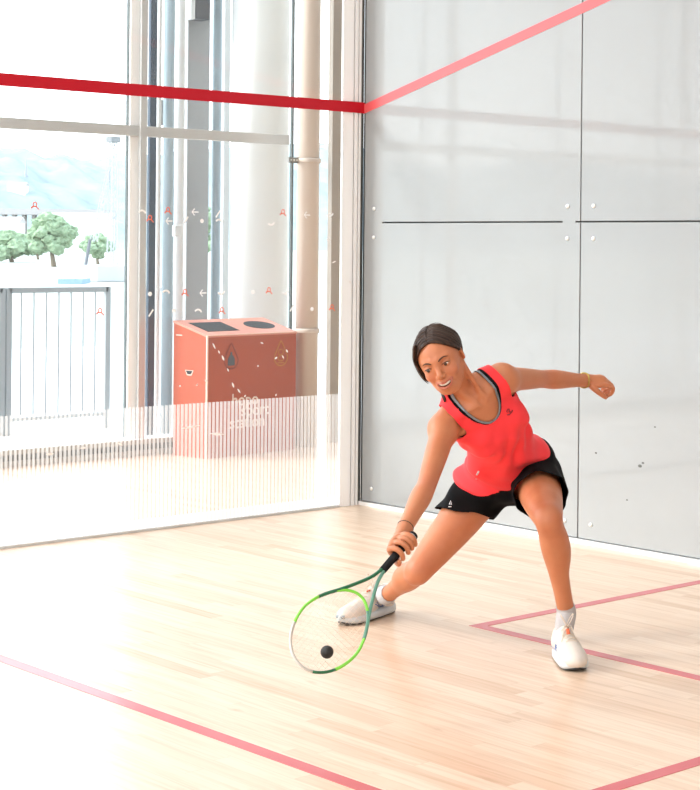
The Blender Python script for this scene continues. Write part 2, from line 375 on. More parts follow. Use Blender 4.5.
# railings
rail_m = mat('galvanised_rail', (.36, .38, .39), .5, .1); rail_w = mat('white_rail', (.8, .82, .83), .4)
def railing(xa, xb, Y, m, label, nb, post=.022, bar=.006, bars=None):
    r = empty('railing', (xa, Y, -.03)); tag(r, label, 'railing')
    W = xb-xa
    for x in (0, W): MB().box((x-post, -.02, 0), (x+post, .02, 1.10), bevel=.003).build('post', m, r)
    MB().box((0, -.02, 1.06), (W, .02, 1.10), bevel=.003).build('top_rail', m, r)
    MB().box((0, -.015, .10), (W, .015, .13), bevel=.003).build('bottom_rail', m, r)
    for i in range(nb):
        x = W*(i+1)/(nb+1); MB().cyl((x, 0, .12), (x, 0, 1.07), bar, 8).build('bar', m, r)
    return r
railing(-1.19, -.345, -4.5, rail_m, 'galvanised balustrade bay outside, left of the thin window bead', 7)
railing(-.29, .55, -4.5, rail_m, 'galvanised balustrade bay outside at the far left edge', 7)
a, b_ = ony(146, 250, -4.2)[0], ony(171, 250, -4.2)[0]
railing(b_, a, -4.2, rail_w, 'narrow white balustrade bay outside between the mullion and the bin', 1, .014, .014)
for i_ in range(6): railing(.56+i_*.88, 1.4+i_*.88, -4.5, rail_m, 'galvanised balustrade bay outside, out of view to the left', 7) if i_ < 0 else None

# far scenery (through the windows): hills, trees, viaduct, crane, houses
def pt(px_, py_, d): return CAM + ray(px_, py_)*d
hill_m = mat('haze_tinted_hill', (.30, .36, .37), 1, var=.35, vscale=.09)  # distance haze is mixed into this pale blue-grey base colour
def hills(name, Y, hmax, seed, x0, x1, label):
    bm = bmesh.new(); nx, ny = 640, 34; g = []
    for j in range(ny+1):
        row = []
        for i in range(nx+1):
            x = x0+(x1-x0)*i/nx; t = j/ny
            h = hmax*(.80+.30*noise.noise(Vector((x/190, seed, 0)))+.12*noise.noise(Vector((x/38, seed, 3)))+.07*noise.noise(Vector((x/9, t*4, seed))))
            z = -2+h*math.sin(min(1, t*1.0)*math.pi/2)+hmax*(.07*noise.noise(Vector((x/12, t*14, seed)))+.05*noise.noise(Vector((x/5, t*30, seed+4))))*(t > .03)
            row.append(bm.verts.new((x, Y-t*200, z)))
        g.append(row)
    for j in range(ny):
        for i in range(nx): bm.faces.new((g[j][i], g[j][i+1], g[j+1][i+1], g[j+1][i]))
    bmesh.ops.recalc_face_normals(bm, faces=bm.faces)
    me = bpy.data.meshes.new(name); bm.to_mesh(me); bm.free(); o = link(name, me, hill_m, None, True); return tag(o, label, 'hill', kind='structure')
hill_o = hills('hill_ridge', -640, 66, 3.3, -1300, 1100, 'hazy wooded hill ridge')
leaf_m = mat('tree_foliage', (.26, .35, .22), 1, var=.4, vscale=1.2); trunk_m = mat('tree_bark', (.2, .16, .12), 1)
def tree(px_, py_, d, h, w, label, seed):
    q = pt(px_, py_, d); r = empty('tree', (q[0], q[1], -2)); tag(r, label, 'tree', 'trees across the water')
    random.seed(seed)
    bm = bmesh.new()
    for k in range(34):
        a = random.uniform(0, 6.28); rr = random.uniform(0, .40)*w; z = random.uniform(.32, .9)*h
        rr *= 1-max(0, z/h-.55)*1.4
        s = random.uniform(.10, .20)*w
        mm = Matrix.Translation((math.cos(a)*rr, math.sin(a)*rr, z)) @ Matrix.Diagonal((s, s, s*.8, 1))
        vs = bmesh.ops.create_icosphere(bm, subdivisions=3, radius=1, matrix=mm)['verts']
        for v in vs: v.co += (v.co-Vector(mm.translation))*.55*noise.noise(v.co*2.4)
    me = bpy.data.meshes.new('crown'); bm.to_mesh(me); bm.free(); link('crown', me, leaf_m, r)
    MB().tube([(0, 0, 0), (.05*w, 0, h*.3), (0, 0, h*.6)], [w*.05, w*.035, w*.015], 8).build('trunk', trunk_m, r)
tree(54, 265, 232, 7.0, 7.5, 'round green tree across the water, tallest in the middle of the left pane', 1)
tree(12, 265, 275, 4.6, 8, 'low pale green tree across the water at the left edge', 2)
tree(38, 262, 320, 5.0, 5, 'small green tree touching the left side of the tallest tree', 5)
tree(98, 265, 262, 4.6, 5, 'small dark green tree beside the foot of the white crane', 3)
tree(204, 258, 200, 8, 4, 'sliver of a green tree seen between the grey post and downpipe', 4)
# viaduct
q0 = pt(-40, 240, 420); q1 = pt(118, 240, 420); dv = (q1-q0); Lv = float(np.linalg.norm(dv[:2])); angv = math.atan2(dv[1], dv[0])
via = empty('viaduct', (q0[0], q0[1], -2)); via.rotation_euler.z = angv; tag(via, 'long pale arched viaduct below the hills', 'bridge')
vm = mat('pale_stone', (.44, .42, .41), .9)
MB().box((0, -3, 9.6), (Lv, 3, 11.0)).build('deck', vm, via)
for i in range(16):
    x = Lv*(i+.5)/16; MB().box((x-.4, -1, 0), (x+.4, 1, 9.6)).build('pier', mat('pier_stone', (.34, .32, .31), .9) if i == 0 else bpy.data.materials['pier_stone'], via)
# houses
def hillpt(a, c):
    ok, loc, nn, fi = hill_o.ray_cast(Vector(CAM), Vector(ray(a, c)).normalized()); return np.array(loc) if ok else pt(a, c, 700)
for i, (a, c, d, w, h, lab) in enumerate(((18, 190, 560, 8, 2.0, 'long white house on the wooded hillside'), (78, 240, 410, 16, 5, 'low white building beside the viaduct, near the crane'), (0, 240, 405, 10, 4, 'low pale building at the left edge below the hill'))):
    q = pt(a, c, d) if i else hillpt(a, c); z = q[2] if i == 0 else -2.0; h = h if i == 0 else q[2]+2+h
    r = empty('house', (q[0], q[1], z)); r.rotation_euler.z = math.atan2(R2[1], R2[0]); tag(r, lab, 'house')
    MB().box((-w/2, -3, -3 if i == 0 else 0), (w/2, 3, h)).build('walls', white_paint, r)
    MB().poly([(-w/2-.3, -3.4, h), (-w/2-.3, 3.4, h), (-w/2-.3, 0, h+1.4)], (w+.6, 0, 0)).build('roof', vm, r)
# church spire
q = hillpt(26, 176); o = MB().tube([(0, 0, -8), (0, 0, 2), (0, 0, 9)], [.9, .8, .05], 6).build('spire', mat('spire_stone', (.4, .42, .45), .9)); o.location = (q[0], q[1], q[2]-1); tag(o, 'tiny church spire on the skyline of the hill', 'spire')
# crane
q = pt(112, 275, 150); cr = empty('crane', (q[0], q[1], -2)); tag(cr, 'white lattice crane rising beside the thin window bead', 'crane')
craw = mat('crane_white', (.50, .51, .53), .5); zt = 150*(244.9-146)/FPX+1.42+2
def lattice(b, p0, p1, w, n):
    p0 = Vector(p0); p1 = Vector(p1); t = (p1-p0).normalized(); sx = t.cross(Vector((0, 1, 0))).normalized(); sy = Vector((0, 1, 0))
    C4 = [sx*w+sy*w, sx*w-sy*w, -sx*w-sy*w, -sx*w+sy*w]
    for c in C4: b.tube([p0+c, p1+c*.6], w*.16, 5)
    for i in range(n):
        f0 = i/n; f1 = (i+1)/n
        for k_ in range(4):
            b.tube([p0.lerp(p1, f0)+C4[k_]*(1-.4*f0), p0.lerp(p1, f1)+C4[(k_+1) % 4]*(1-.4*f1)], w*.09, 4)
    return b
lattice(MB(), (0, 0, 0), (0, 0, zt), .34, 18).build('mast', craw, cr)
u_ = Vector((-_r[0], -_r[1], 0)) if False else Vector((-R2[0], -R2[1], 0)); u_.normalize()
lattice(MB(), u_*1.6+Vector((0, 0, 3.4)), u_*.2+Vector((0, 0, zt-2)), .22, 12).build('jib', craw, cr)
MB().box((-.45, -.45, zt), (.45, .45, zt+.5)).build('mast_head', mat('crane_grey', (.2, .21, .22), .6), cr)
MB().tube([u_*2.4+Vector((0, 0, .5)), u_*1.9+Vector((0, 0, 3.6))], .14, 8).build('strut', mat('crane_dark', (.15, .16, .18), .6), cr)
MB().box((-2.2, -1.2, 0), (2.2, 1.2, 1.4), bevel=.1).build('base', craw, cr)
# boat
q = pt(73, 272, 140); bo = empty('boat', (q[0], q[1], -2)); bo.rotation_euler.z = math.atan2(R2[1], R2[0]); tag(bo, 'small blue boat moored left of the crane foot', 'boat')
b = MB(); b.poly([(-1.1, -.4, 0), (.8, -.4, 0), (1.4, 0, .1), (.8, .4, 0), (-1.1, .4, 0)], (0, 0, .4)); b.build('hull', mat('boat_blue', (.25, .38, .52), .5), bo)
MB().box((-.7, -.3, .4), (.2, .3, .7), bevel=.05).build('cabin', white_paint, bo)

# ================================================================ BIN
ba = Vector((-.512, -2.184, 0)); fx_ = Vector((-.80, -.085, 0)); BW = fx_.length; fx_.normalize(); sy_ = Vector((-fx_.y, fx_.x, 0)) * 1
if sy_.y > 0: sy_ = -sy_
binr = empty('recycling_bin', ba); binr.matrix_world = Matrix(((fx_.x, sy_.x, 0, ba.x), (fx_.y, sy_.y, 0, ba.y), (0, 0, 1, 0), (0, 0, 0, 1)))
tag(binr, 'brick red two-hole recycling bin with sloping lid behind the glass wall', 'bin')
D = .335; HF, HB = .81, .895
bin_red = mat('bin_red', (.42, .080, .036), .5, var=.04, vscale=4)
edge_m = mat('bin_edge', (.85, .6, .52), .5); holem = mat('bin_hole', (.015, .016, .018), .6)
b = MB(); b.poly([(0, 0, .0), (0, D, .0), (0, D, HB-.012), (0, 0, HF-.012)], (BW, 0, 0)); b.build('body', bin_red, binr)
sl = (HB-HF)/D
def lidp(x, y, e=0): return (x, y, HF-.012+sl*y+e)
holes = [[(.10, .07), (.34, .07), (.34, .27), (.10, .27)], None]
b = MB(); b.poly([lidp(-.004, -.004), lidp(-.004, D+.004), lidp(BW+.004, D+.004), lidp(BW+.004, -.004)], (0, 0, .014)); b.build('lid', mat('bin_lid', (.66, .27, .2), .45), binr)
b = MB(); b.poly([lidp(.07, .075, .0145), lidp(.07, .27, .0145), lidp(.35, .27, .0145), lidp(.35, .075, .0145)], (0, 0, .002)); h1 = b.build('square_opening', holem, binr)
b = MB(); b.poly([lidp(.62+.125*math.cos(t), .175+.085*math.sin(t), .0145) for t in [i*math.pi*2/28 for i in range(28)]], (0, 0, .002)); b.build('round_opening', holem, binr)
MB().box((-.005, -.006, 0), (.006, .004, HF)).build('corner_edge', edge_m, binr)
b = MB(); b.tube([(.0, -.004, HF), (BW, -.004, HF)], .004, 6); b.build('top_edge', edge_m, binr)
# side flap handle
b = MB(); b.poly([(-.003, .13, .575), (-.003, .215, .575), (-.003, .195, .54), (-.003, .15, .54)], (.002, 0, 0)); hd = b.build('side_handle', edge_m, binr)
b = MB(); b.poly([(-.005, .14, .572), (-.005, .205, .572), (-.005, .19, .548), (-.005, .155, .548)], (.002, 0, 0)); b.build('handle_slot', holem, hd)
def drop(cx, cz, m, w, name):
    pts = []
    for i in range(28):
        t = 2*math.pi*i/28; rx = .062*math.sin(t); rz = -.062*math.cos(t)
        if rz > 0: rx *= (1-rz/.062*.75); rz *= 1.75
        pts.append((cx+rx, -.0025, cz+rz))
    MB().tube(pts, [(w, .001)]*28, 6, closed=True, flat=(0, 1, 0)).build(name, m, binr)
dk = mat('print_slate', (.09, .10, .12), .6); dkr = mat('print_dark_red', (.22, .05, .04), .6); gold = mat('print_gold', (.52, .20, .04), .6)
drop(.21, .645, dkr, .0035, 'drop_outline'); drop(.66, .645, gold, .0045, 'drop_outline')
b = MB(); b.poly([(.18, -.003, .605), (.24, -.003, .605), (.24, -.003, .65), (.222, -.003, .675), (.198, -.003, .675), (.18, -.003, .65)], (0, .002, 0)); b.box((.203, -.003, .675), (.217, -.001, .695)); b.build('bottle_print', dk, binr)
b = MB()
for zc in (.675, .635): b.tube([(.66+.024*math.cos(t)*(1 if zc > .65 else 1.15), -.0025, zc+.019*math.sin(t)) for t in [i*math.pi*2/14 for i in range(14)]], [(.0035, .001)]*14, 6, closed=True, flat=(0, 1, 0))
b.tube([(.63, -.0025, .603), (.69, -.0025, .603)], [(.0035, .001)]*2, 6, flat=(0, 1, 0)); b.build('cup_print', gold, binr)
def text(s, size, loc, m, parent, rot, name, ext=.0006, bold=.0):
    cu = bpy.data.curves.new(name, 'FONT'); cu.body = s; cu.size = size; cu.extrude = ext; cu.offset = bold; cu.resolution_u = 3
    o = bpy.data.objects.new(name, cu); COL.objects.link(o)
    dg = bpy.context.evaluated_depsgraph_get(); me = bpy.data.meshes.new_from_object(o.evaluated_get(dg)); bpy.data.objects.remove(o)
    me.name = name
    me.transform(Matrix.Translation(loc) @ rot)
    return link(name, me, m, parent)
rt = Matrix.Rotation(math.pi/2, 4, 'X')
prt = mat('print_pale', (.80, .62, .55), .6)
for s_, x_, z_ in (('hopo', .215, .335), ('sport', .30, .262), ('station', .20, .185)):
    text(s_, .115, (x_, -.003, z_), prt, binr, rt, 'lettering', bold=.0015)
text('hopo', .02, (0, 0, 0), prt, binr, Matrix(((0, 0, 1, -.002), (-1, 0, 0, .32), (0, 1, 0, .80), (0, 0, 0, 1))), 'lettering') if False else MB().box((-.002, .25, .80), (0, .31, .806)).build('small_print', edge_m, binr)

# ================================================================ LIGHT
w = bpy.data.worlds.new('sky'); bpy.context.scene.world = w; w.use_nodes = True
nt = w.node_tree; bg = nt.nodes['Background']
tc = nt.nodes.new('ShaderNodeTexCoord'); sp = nt.nodes.new('ShaderNodeSeparateXYZ'); nt.links.new(tc.outputs['Generated'], sp.inputs[0])
rp = nt.nodes.new('ShaderNodeValToRGB'); rp.color_ramp.elements[0].position = .0; rp.color_ramp.elements[0].color = (1, 1, 1, 1); rp.color_ramp.elements[1].position = .8; rp.color_ramp.elements[1].color = (.70, .84, 1, 1)
nt.links.new(sp.outputs[2], rp.inputs[0]); nt.links.new(rp.outputs[0], bg.inputs[0]); bg.inputs[1].default_value = 6.0
sd = bpy.data.lights.new('sun', 'SUN'); sd.energy = 11; sd.angle = math.radians(22); sd.color = (1, .96, .91)
so = bpy.data.objects.new('sun', sd); COL.objects.link(so)
so.rotation_euler = Vector((.80, -.60, .62)).to_track_quat('Z', 'Y').to_euler()
for i_, (x, y) in enumerate(((2.2, 2.2), (2.2, 5.6), (2.2, 9), (5.4, 2.2), (5.4, 5.6), (5.4, 9), (9, 3), (9, 8), (-1.2, -1.3), (1.6, -1.3), (4.6, -1.3))):  # unseen area lamps, added as fill for the court and the corridor
    ld = bpy.data.lights.new('ceiling_fill', 'AREA'); ld.shape = 'RECTANGLE'; ld.size = 1.5; ld.size_y = .6; ld.energy = 35 if y > 0 else 70; ld.color = (1, .99, .98)
    lo = bpy.data.objects.new('ceiling_fill', ld); COL.objects.link(lo); lo.location = (x, y, 6.5)
sc = bpy.context.scene
sc.view_settings.view_transform = 'Standard'; sc.view_settings.look = 'None'; sc.view_settings.gamma = 1; sc.view_settings.exposure = -.9
sc.cycles.max_bounces = 10; sc.cycles.transparent_max_bounces = 20; sc.cycles.diffuse_bounces = 5; sc.cycles.glossy_bounces = 4
sc.cycles.use_denoising = True; sc.cycles.caustics_reflective = False; sc.cycles.caustics_refractive = False
sc.cycles.sample_clamp_indirect = 6
# ================================================================ SDF MODELLING
# body frame: X to the camera's right, Y up, Z towards the camera, metres, origin at the camera; set by real distances
def B(px_, py_, d): return np.array([(px_-PX)*d/FPX, -(py_-PY)*d/FPX, -d])
TOW = np.eye(4); TOW[:3, 0] = R2; TOW[:3, 1] = U2; TOW[:3, 2] = -FW; TOW[:3, 3] = CAM
def world(P): P = np.asarray(P); return P @ TOW[:3, :3].T + CAM
WM = Matrix([list(map(float, r)) for r in TOW])
def nrm(v): v = np.asarray(v, float); return v/np.linalg.norm(v)
def frame(x, y):
    """orthonormal columns (x, y, z) from approximate x and y"""
    x = nrm(x); y = np.asarray(y, float); y = nrm(y-x*(x@y)); return np.stack([x, y, np.cross(x, y)], 1)

class SDF:
    def __init__(s): s.ops = []
    def cone(s, a, b, ra, rb, k=.015, sub=False):
        a = np.array(a, float); b = np.array(b, float); m = max(ra, rb)
        lo = np.minimum(a, b)-m; hi = np.maximum(a, b)+m
        def f(P):
            ab = b-a; l2 = ab@ab
            if l2 < 1e-12: return np.sqrt(((P-a)**2).sum(-1))-ra
            t = np.clip(((P-a)@ab)/l2, 0, 1); d = P-a-t[..., None]*ab
            return np.sqrt((d*d).sum(-1))-(ra+(rb-ra)*t)
        s.ops.append((f, lo, hi, k, sub)); return s
    def ell(s, c, r, R=None, k=.015, sub=False):
        c = np.array(c, float); r = np.array(r, float); R = np.eye(3) if R is None else np.asarray(R); m = r.max()
        e = np.sqrt(((R*r)**2).sum(1))
        def f(P):
            q = (P-c)@R; k0 = np.sqrt(((q/r)**2).sum(-1)); k1 = np.sqrt(((q/(r*r))**2).sum(-1))+1e-9
            return np.where(k0 < 1e-6, -r.min(), k0*(k0-1)/k1)
        s.ops.append((f, c-e, c+e, k, sub)); return s
    def chain(s, pts, rads, k=.015, sub=False, sub_n=5):
        """a limb: a smooth spline tube of changing radius, joined to the rest as one piece"""
        P = np.array(pts, float); R = np.array(rads, float); n = len(P)
        X = np.concatenate([P, R[:, None]], 1); Y = []
        for i in range(n-1):
            p0 = X[max(i-1, 0)]; p1 = X[i]; p2 = X[i+1]; p3 = X[min(i+2, n-1)]
            for j in range(sub_n):
                t = j/sub_n; Y.append(.5*(2*p1+(p2-p0)*t+(2*p0-5*p1+4*p2-p3)*t*t+(3*p1-p0-3*p2+p3)*t**3))
        Y.append(X[-1]); Y = np.array(Y); m = Y[:, 3].max()
        def f(Pt):
            out = None
            for i in range(len(Y)-1):
                a = Y[i, :3]; ab = Y[i+1, :3]-a; l2 = ab@ab+1e-14
                t = np.clip(((Pt-a)@ab)/l2, 0, 1); d = Pt-a-t[..., None]*ab
                v = np.sqrt((d*d).sum(-1))-(Y[i, 3]+(Y[i+1, 3]-Y[i, 3])*t)
                out = v if out is None else np.minimum(out, v)
            return out
        s.ops.append((f, Y[:, :3].min(0)-m, Y[:, :3].max(0)+m, k, sub)); return s
    def grid(s, lo, hi, h):
        lo = np.array(lo, float); n = np.ceil((np.array(hi)-lo)/h).astype(int)+1
        F = np.full(n, .2, np.float32); ax = [lo[i]+h*np.arange(n[i]) for i in range(3)]
        for f, a, b, k, sub in s.ops:
            m = k*1.3+3*h
            i0 = np.maximum(0, np.floor((a-m-lo)/h).astype(int)); i1 = np.minimum(n, np.ceil((b+m-lo)/h).astype(int)+1)
            if (i1 <= i0).any(): continue
            sl = tuple(slice(i0[j], i1[j]) for j in range(3))
            P = np.stack(np.meshgrid(*[ax[j][sl[j]] for j in range(3)], indexing='ij'), -1)
            d = f(P).astype(np.float32); G = F[sl]
            if sub:
                d = -d; hh = np.maximum(k-np.abs(G-d), 0)/k; F[sl] = np.maximum(G, d)+hh*hh*k*.25
            else:
                hh = np.maximum(k-np.abs(G-d), 0)/k; F[sl] = np.minimum(G, d)-hh*hh*k*.25
        return F, lo, h
    def auto(s, pad=.03):
        pos = [(a, b) for f, a, b, k, sub in s.ops if not sub]
        return np.min([a for a, b in pos], 0)-pad, np.max([b for a, b in pos], 0)+pad
    def at(s, P):
        P = np.asarray(P, float); F = np.full(P.shape[:-1], .5)
        for f, a, b, k, sub in s.ops:
            d = f(P)
            if sub: d = -d; hh = np.maximum(k-np.abs(F-d), 0)/k; F = np.maximum(F, d)+hh*hh*k*.25
            else: hh = np.maximum(k-np.abs(F-d), 0)/k; F = np.minimum(F, d)-hh*hh*k*.25
        return F

def nets(F, lo, h):
    """surface nets: verts (N,3), quads (M,4)"""
    S = F < 0; nx, ny, nz = F.shape
    c = np.zeros((nx-1, ny-1, nz-1), np.int8)
    for dx in (0, 1):
        for dy in (0, 1):
            for dz in (0, 1): c += S[dx:nx-1+dx, dy:ny-1+dy, dz:nz-1+dz]
    act = (c > 0) & (c < 8); idx = np.argwhere(act); ids = np.full(act.shape, -1, np.int64); ids[act] = np.arange(len(idx))
    acc = np.zeros((len(idx), 3)); cnt = np.zeros(len(idx))
    C8 = [(a, b, d) for a in (0, 1) for b in (0, 1) for d in (0, 1)]
    vals = {q: F[idx[:, 0]+q[0], idx[:, 1]+q[1], idx[:, 2]+q[2]] for q in C8}
    for q in C8:
        for ax in range(3):
            if q[ax] == 0:
                q2 = list(q); q2[ax] = 1; q2 = tuple(q2); a = vals[q]; b = vals[q2]; m = (a < 0) != (b < 0)
                t = np.where(m, a/(a-b+1e-12), 0); p = np.array(q, float)[None, :].repeat(len(idx), 0); p[:, ax] += t
                acc[m] += p[m]; cnt[m] += 1
    V = (idx+acc/cnt[:, None])*h+lo
    quads = []
    for ax in range(3):
        u, v = [(1, 2), (2, 0), (0, 1)][ax]
        A = [slice(None)]*3; Bs = [slice(None)]*3; A[ax] = slice(0, -1); Bs[ax] = slice(1, None)
        sa = S[tuple(A)]; sb = S[tuple(Bs)]; e = np.argwhere(sa != sb)
        ok = (e[:, u] > 0) & (e[:, v] > 0) & (e[:, u] < F.shape[u]-1) & (e[:, v] < F.shape[v]-1); e = e[ok]
        def I(du, dv):
            q = e.copy(); q[:, u] -= du; q[:, v] -= dv; return ids[q[:, 0], q[:, 1], q[:, 2]]
        Q = np.stack([I(1, 1), I(0, 1), I(0, 0), I(1, 0)], 1)
        inn = sa[e[:, 0], e[:, 1], e[:, 2]]
        Q[~inn] = Q[~inn][:, ::-1]; quads.append(Q)
    return V, np.concatenate(quads)
def field(F, lo, h, P):
    """trilinear lookup"""
    g = (P-lo)/h; i = np.clip(np.floor(g).astype(int), 0, np.array(F.shape)-2); t = g-i; r = 0
    for a in (0, 1):
        for b in (0, 1):
            for c in (0, 1):
                w = (t[:, 0] if a else 1-t[:, 0])*(t[:, 1] if b else 1-t[:, 1])*(t[:, 2] if c else 1-t[:, 2]); r = r+w*F[i[:, 0]+a, i[:, 1]+b, i[:, 2]+c]
    return r
def compact(V, Q):
    u, inv = np.unique(Q.ravel(), return_inverse=True); return V[u], inv.reshape(Q.shape)
def mesh_from(name, V, Q, m=None, parent=None, colors=None):
    """V in the body frame; the object's own frame is the court's"""
    W = world(V) if parent is None else V
    me = bpy.data.meshes.new(name)
    me.vertices.add(len(V)); me.vertices.foreach_set('co', np.asarray(W, np.float32).ravel())
    Q = np.asarray(Q); me.loops.add(Q.size); me.loops.foreach_set('vertex_index', Q.ravel().astype(np.int32))
    me.polygons.add(len(Q)); me.polygons.foreach_set('loop_start', np.arange(0, Q.size, Q.shape[1], dtype=np.int32)); me.polygons.foreach_set('loop_total', np.full(len(Q), Q.shape[1], np.int32))
    me.update(); me.validate()
    if colors is not None:
        at_ = me.color_attributes.new('tone', 'FLOAT_COLOR', 'POINT'); at_.data.foreach_set('color', np.asarray(colors, np.float32).ravel())
    return link(name, me, m, parent, True)
def smooth_mesh(V, Q, it=2, lam=.5):
    E = np.concatenate([Q[:, [i, (i+1) % 4]] for i in range(4)])
    for _ in range(it):
        S = np.zeros_like(V); n = np.zeros(len(V)); np.add.at(S, E[:, 0], V[E[:, 1]]); np.add.at(S, E[:, 1], V[E[:, 0]]); np.add.at(n, E[:, 0], 1); np.add.at(n, E[:, 1], 1)
        V = V+lam*(S/np.maximum(n, 1)[:, None]-V)
    return V
def clip(V, Q, g, sharp=True):
    """keep g(V) >= 0 ; border vertices slide along the gradient onto g = 0"""
    d = g(V); keep = d >= 0; m = keep[Q].any(1); Qk = Q[m]
    used = np.zeros(len(V), bool); used[Qk.ravel()] = True
    mv = used & ~keep; P = V.copy(); idx = np.where(mv)[0]
    for _ in range(3):
        p = P[idx]; d0 = g(p); e = 1e-4
        G = np.stack([(g(p+np.eye(3)[i]*e)-d0)/e for i in range(3)], 1); gg = (G*G).sum(1)+1e-6
        st = -G*(d0/gg)[:, None]; ln = np.linalg.norm(st, axis=1); st *= np.minimum(1, .010/np.maximum(ln, 1e-9))[:, None]; P[idx] = p+st
    P, Qk = compact(P, Qk)
    E = np.concatenate([Qk[:, [i, (i+1) % 4]] for i in range(4)]); E = np.sort(E, 1); key = E[:, 0]*len(P)+E[:, 1]
    u_, c_ = np.unique(key, return_counts=True); be = u_[c_ == 1]; A_, B_ = be//len(P), be % len(P)
    for _ in range(8):                                       # even out the cut edge
        S = np.zeros_like(P); n = np.zeros(len(P)); np.add.at(S, A_, P[B_]); np.add.at(S, B_, P[A_]); np.add.at(n, A_, 1); np.add.at(n, B_, 1)
        m_ = (n == 2) & (np.abs(g(P)) < .02); P[m_] = P[m_]*.5+.5*S[m_]/2
    return P, Qk

# ================================================================ PERSON
skin_m, nt, out = newmat('skin'); L_ = nt.links.new
p = nt.nodes.new('ShaderNodeBsdfPrincipled'); at_ = nt.nodes.new('ShaderNodeAttribute'); at_.attribute_name = 'tone'
nz_ = nt.nodes.new('ShaderNodeTexNoise'); nz_.inputs['Scale'].default_value = 14; nz_.inputs['Detail'].default_value = 5; tc = nt.nodes.new('ShaderNodeTexCoord'); L_(tc.outputs['Object'], nz_.inputs[0])
mx = nt.nodes.new('ShaderNodeMix'); mx.data_type = 'RGBA'; mx.blend_type = 'MULTIPLY'; mx.inputs[0].default_value = .5
rp = nt.nodes.new('ShaderNodeValToRGB'); rp.color_ramp.elements[0].position = .35; rp.color_ramp.elements[0].color = (.88, .78, .74, 1); rp.color_ramp.elements[1].position = .6; rp.color_ramp.elements[1].color = (1, 1, 1, 1)
L_(nz_.outputs['Fac'], rp.inputs[0]); L_(at_.outputs['Color'], mx.inputs[6]); L_(rp.outputs[0], mx.inputs[7]); L_(mx.outputs[2], p.inputs['Base Color'])
p.inputs['Roughness'].default_value = .45; p.inputs['Subsurface Weight'].default_value = .12; p.inputs['Subsurface Radius'].default_value = (.012, .005, .003); p.inputs['Subsurface Scale'].default_value = .5
L_(p.outputs[0], out.inputs[0])
SKIN = np.array([.53, .195, .088])

def spl(C, n):
    C = [np.array(c, float) for c in C]; out_ = []
    for i in range(len(C)-1):
        p0, p1, p2, p3 = C[max(i-1, 0)], C[i], C[i+1], C[min(i+2, len(C)-1)]
        for j in range(n):
            t = j/n; out_.append(.5*(2*p1+(p2-p0)*t+(2*p0-5*p1+4*p2-p3)*t*t+(3*p1-p0-3*p2+p3)*t**3))
    return out_+[C[-1]]
# joints (distance from the camera in metres as last number)
hipL = B(536, 480, 6.38); hipR = B(484, 489, 6.43)
kneeL = B(548.5, 519, 5.98); ankL = B(566.5, 613, 6.09)
kneeR = B(419, 570, 6.28); ankR = B(386, 596, 6.60)
shR = B(444, 430, 6.01); elR = B(426, 487, 5.79); wrR = B(404, 530, 5.60)
shL = B(503, 379, 6.07); elL = B(543, 379, 6.30); wrL = B(586, 380.5, 6.47)
neck0 = B(471, 401, 6.07); chest = B(487, 418, 6.13); belly = B(499, 446, 6.26); pelv = B(511, 472, 6.39)

# torso frames
ch_x = nrm(shL-shR); CH = frame(ch_x, neck0-belly)          # columns: her left, up, forward
pe_x = nrm(hipL-hipR+np.array([0, .04, 0])); PE = frame(pe_x, belly-pelv+np.array([-.02, .03, 0]))
AB = frame(ch_x+pe_x, neck0-pelv)
def cp(a, b, c, o=None): return (chest if o is None else o)+CH@np.array([a, b, c])
def torso(s, loose=0.):
    e = loose
    s.ell(chest+CH@np.array([0, .02, -.01]), (.128+e, .160+e, .090+e), CH, .03)
    s.ell(cp(0, .10, -.015), (.112+e, .062+e, .062+e), CH, .03)
    for q in (-1, 1): s.ell(cp(q*.062, -.012, .062), (.050+e, .054+e, .040+e), CH, .03)
    s.ell(belly, (.106+e, .115+e, .080+e), AB, .05)
    s.ell(pelv+PE@np.array([0, .01, 0]), (.152+e, .095+e, .100+e), PE, .05)
    for q in (-1, 1): s.ell(pelv+PE@np.array([q*.07, -.03, -.06]), (.075+e, .08+e, .07+e), PE, .04)
def leg(s, hip, knee, ank, side, e=0, upto=9):
    ax = nrm(knee-hip); mid = hip+(knee-hip)*.4
    sh = nrm(ank-knee); L = np.linalg.norm(ank-knee)
    if upto < 2:
        s.chain([hip, mid, knee-ax*.06, knee], [.084+e, .076+e, .057+e, .050+e], .04); return
    back = -nrm(ax-(ax@sh)*sh)
    s.chain([hip, mid, knee-ax*.06, knee-ax*.002, knee+sh*.055, knee+sh*L*.32, knee+sh*L*.7, ank], [.084+e, .076+e, .057, .0475, .045, .043, .032, .030], .04)
    s.ell(knee-back*.012, (.034, .038, .034), None, .03)
    s.ell(knee+sh*L*.30+back*.012+np.array([side*.014, 0, 0]), (.042, .042, .085), frame(np.cross(sh, [1, 0, .3]), np.cross(sh, np.cross(sh, [1, 0, .3]))) , .03)
body = SDF()
torso(body)
leg(body, hipL, kneeL, ankL, 1); leg(body, hipR, kneeR, ankR, -1)
# arms
def lerp(a, b, t): return a+(b-a)*t
def arm(s, sh, el, wr, side):
    s.ell(sh+CH@np.array([side*.004, -.004, 0]), (.047, .050, .049), CH, .03)
    s.chain([sh, lerp(sh, el, .35), lerp(sh, el, .75), el, lerp(el, wr, .25), lerp(el, wr, .62), wr], [.043, .041, .036, .0335, .0365, .029, .023], .03)
arm(body, shR, elR, wrR, -1); arm(body, shL, elL, wrL, 1)
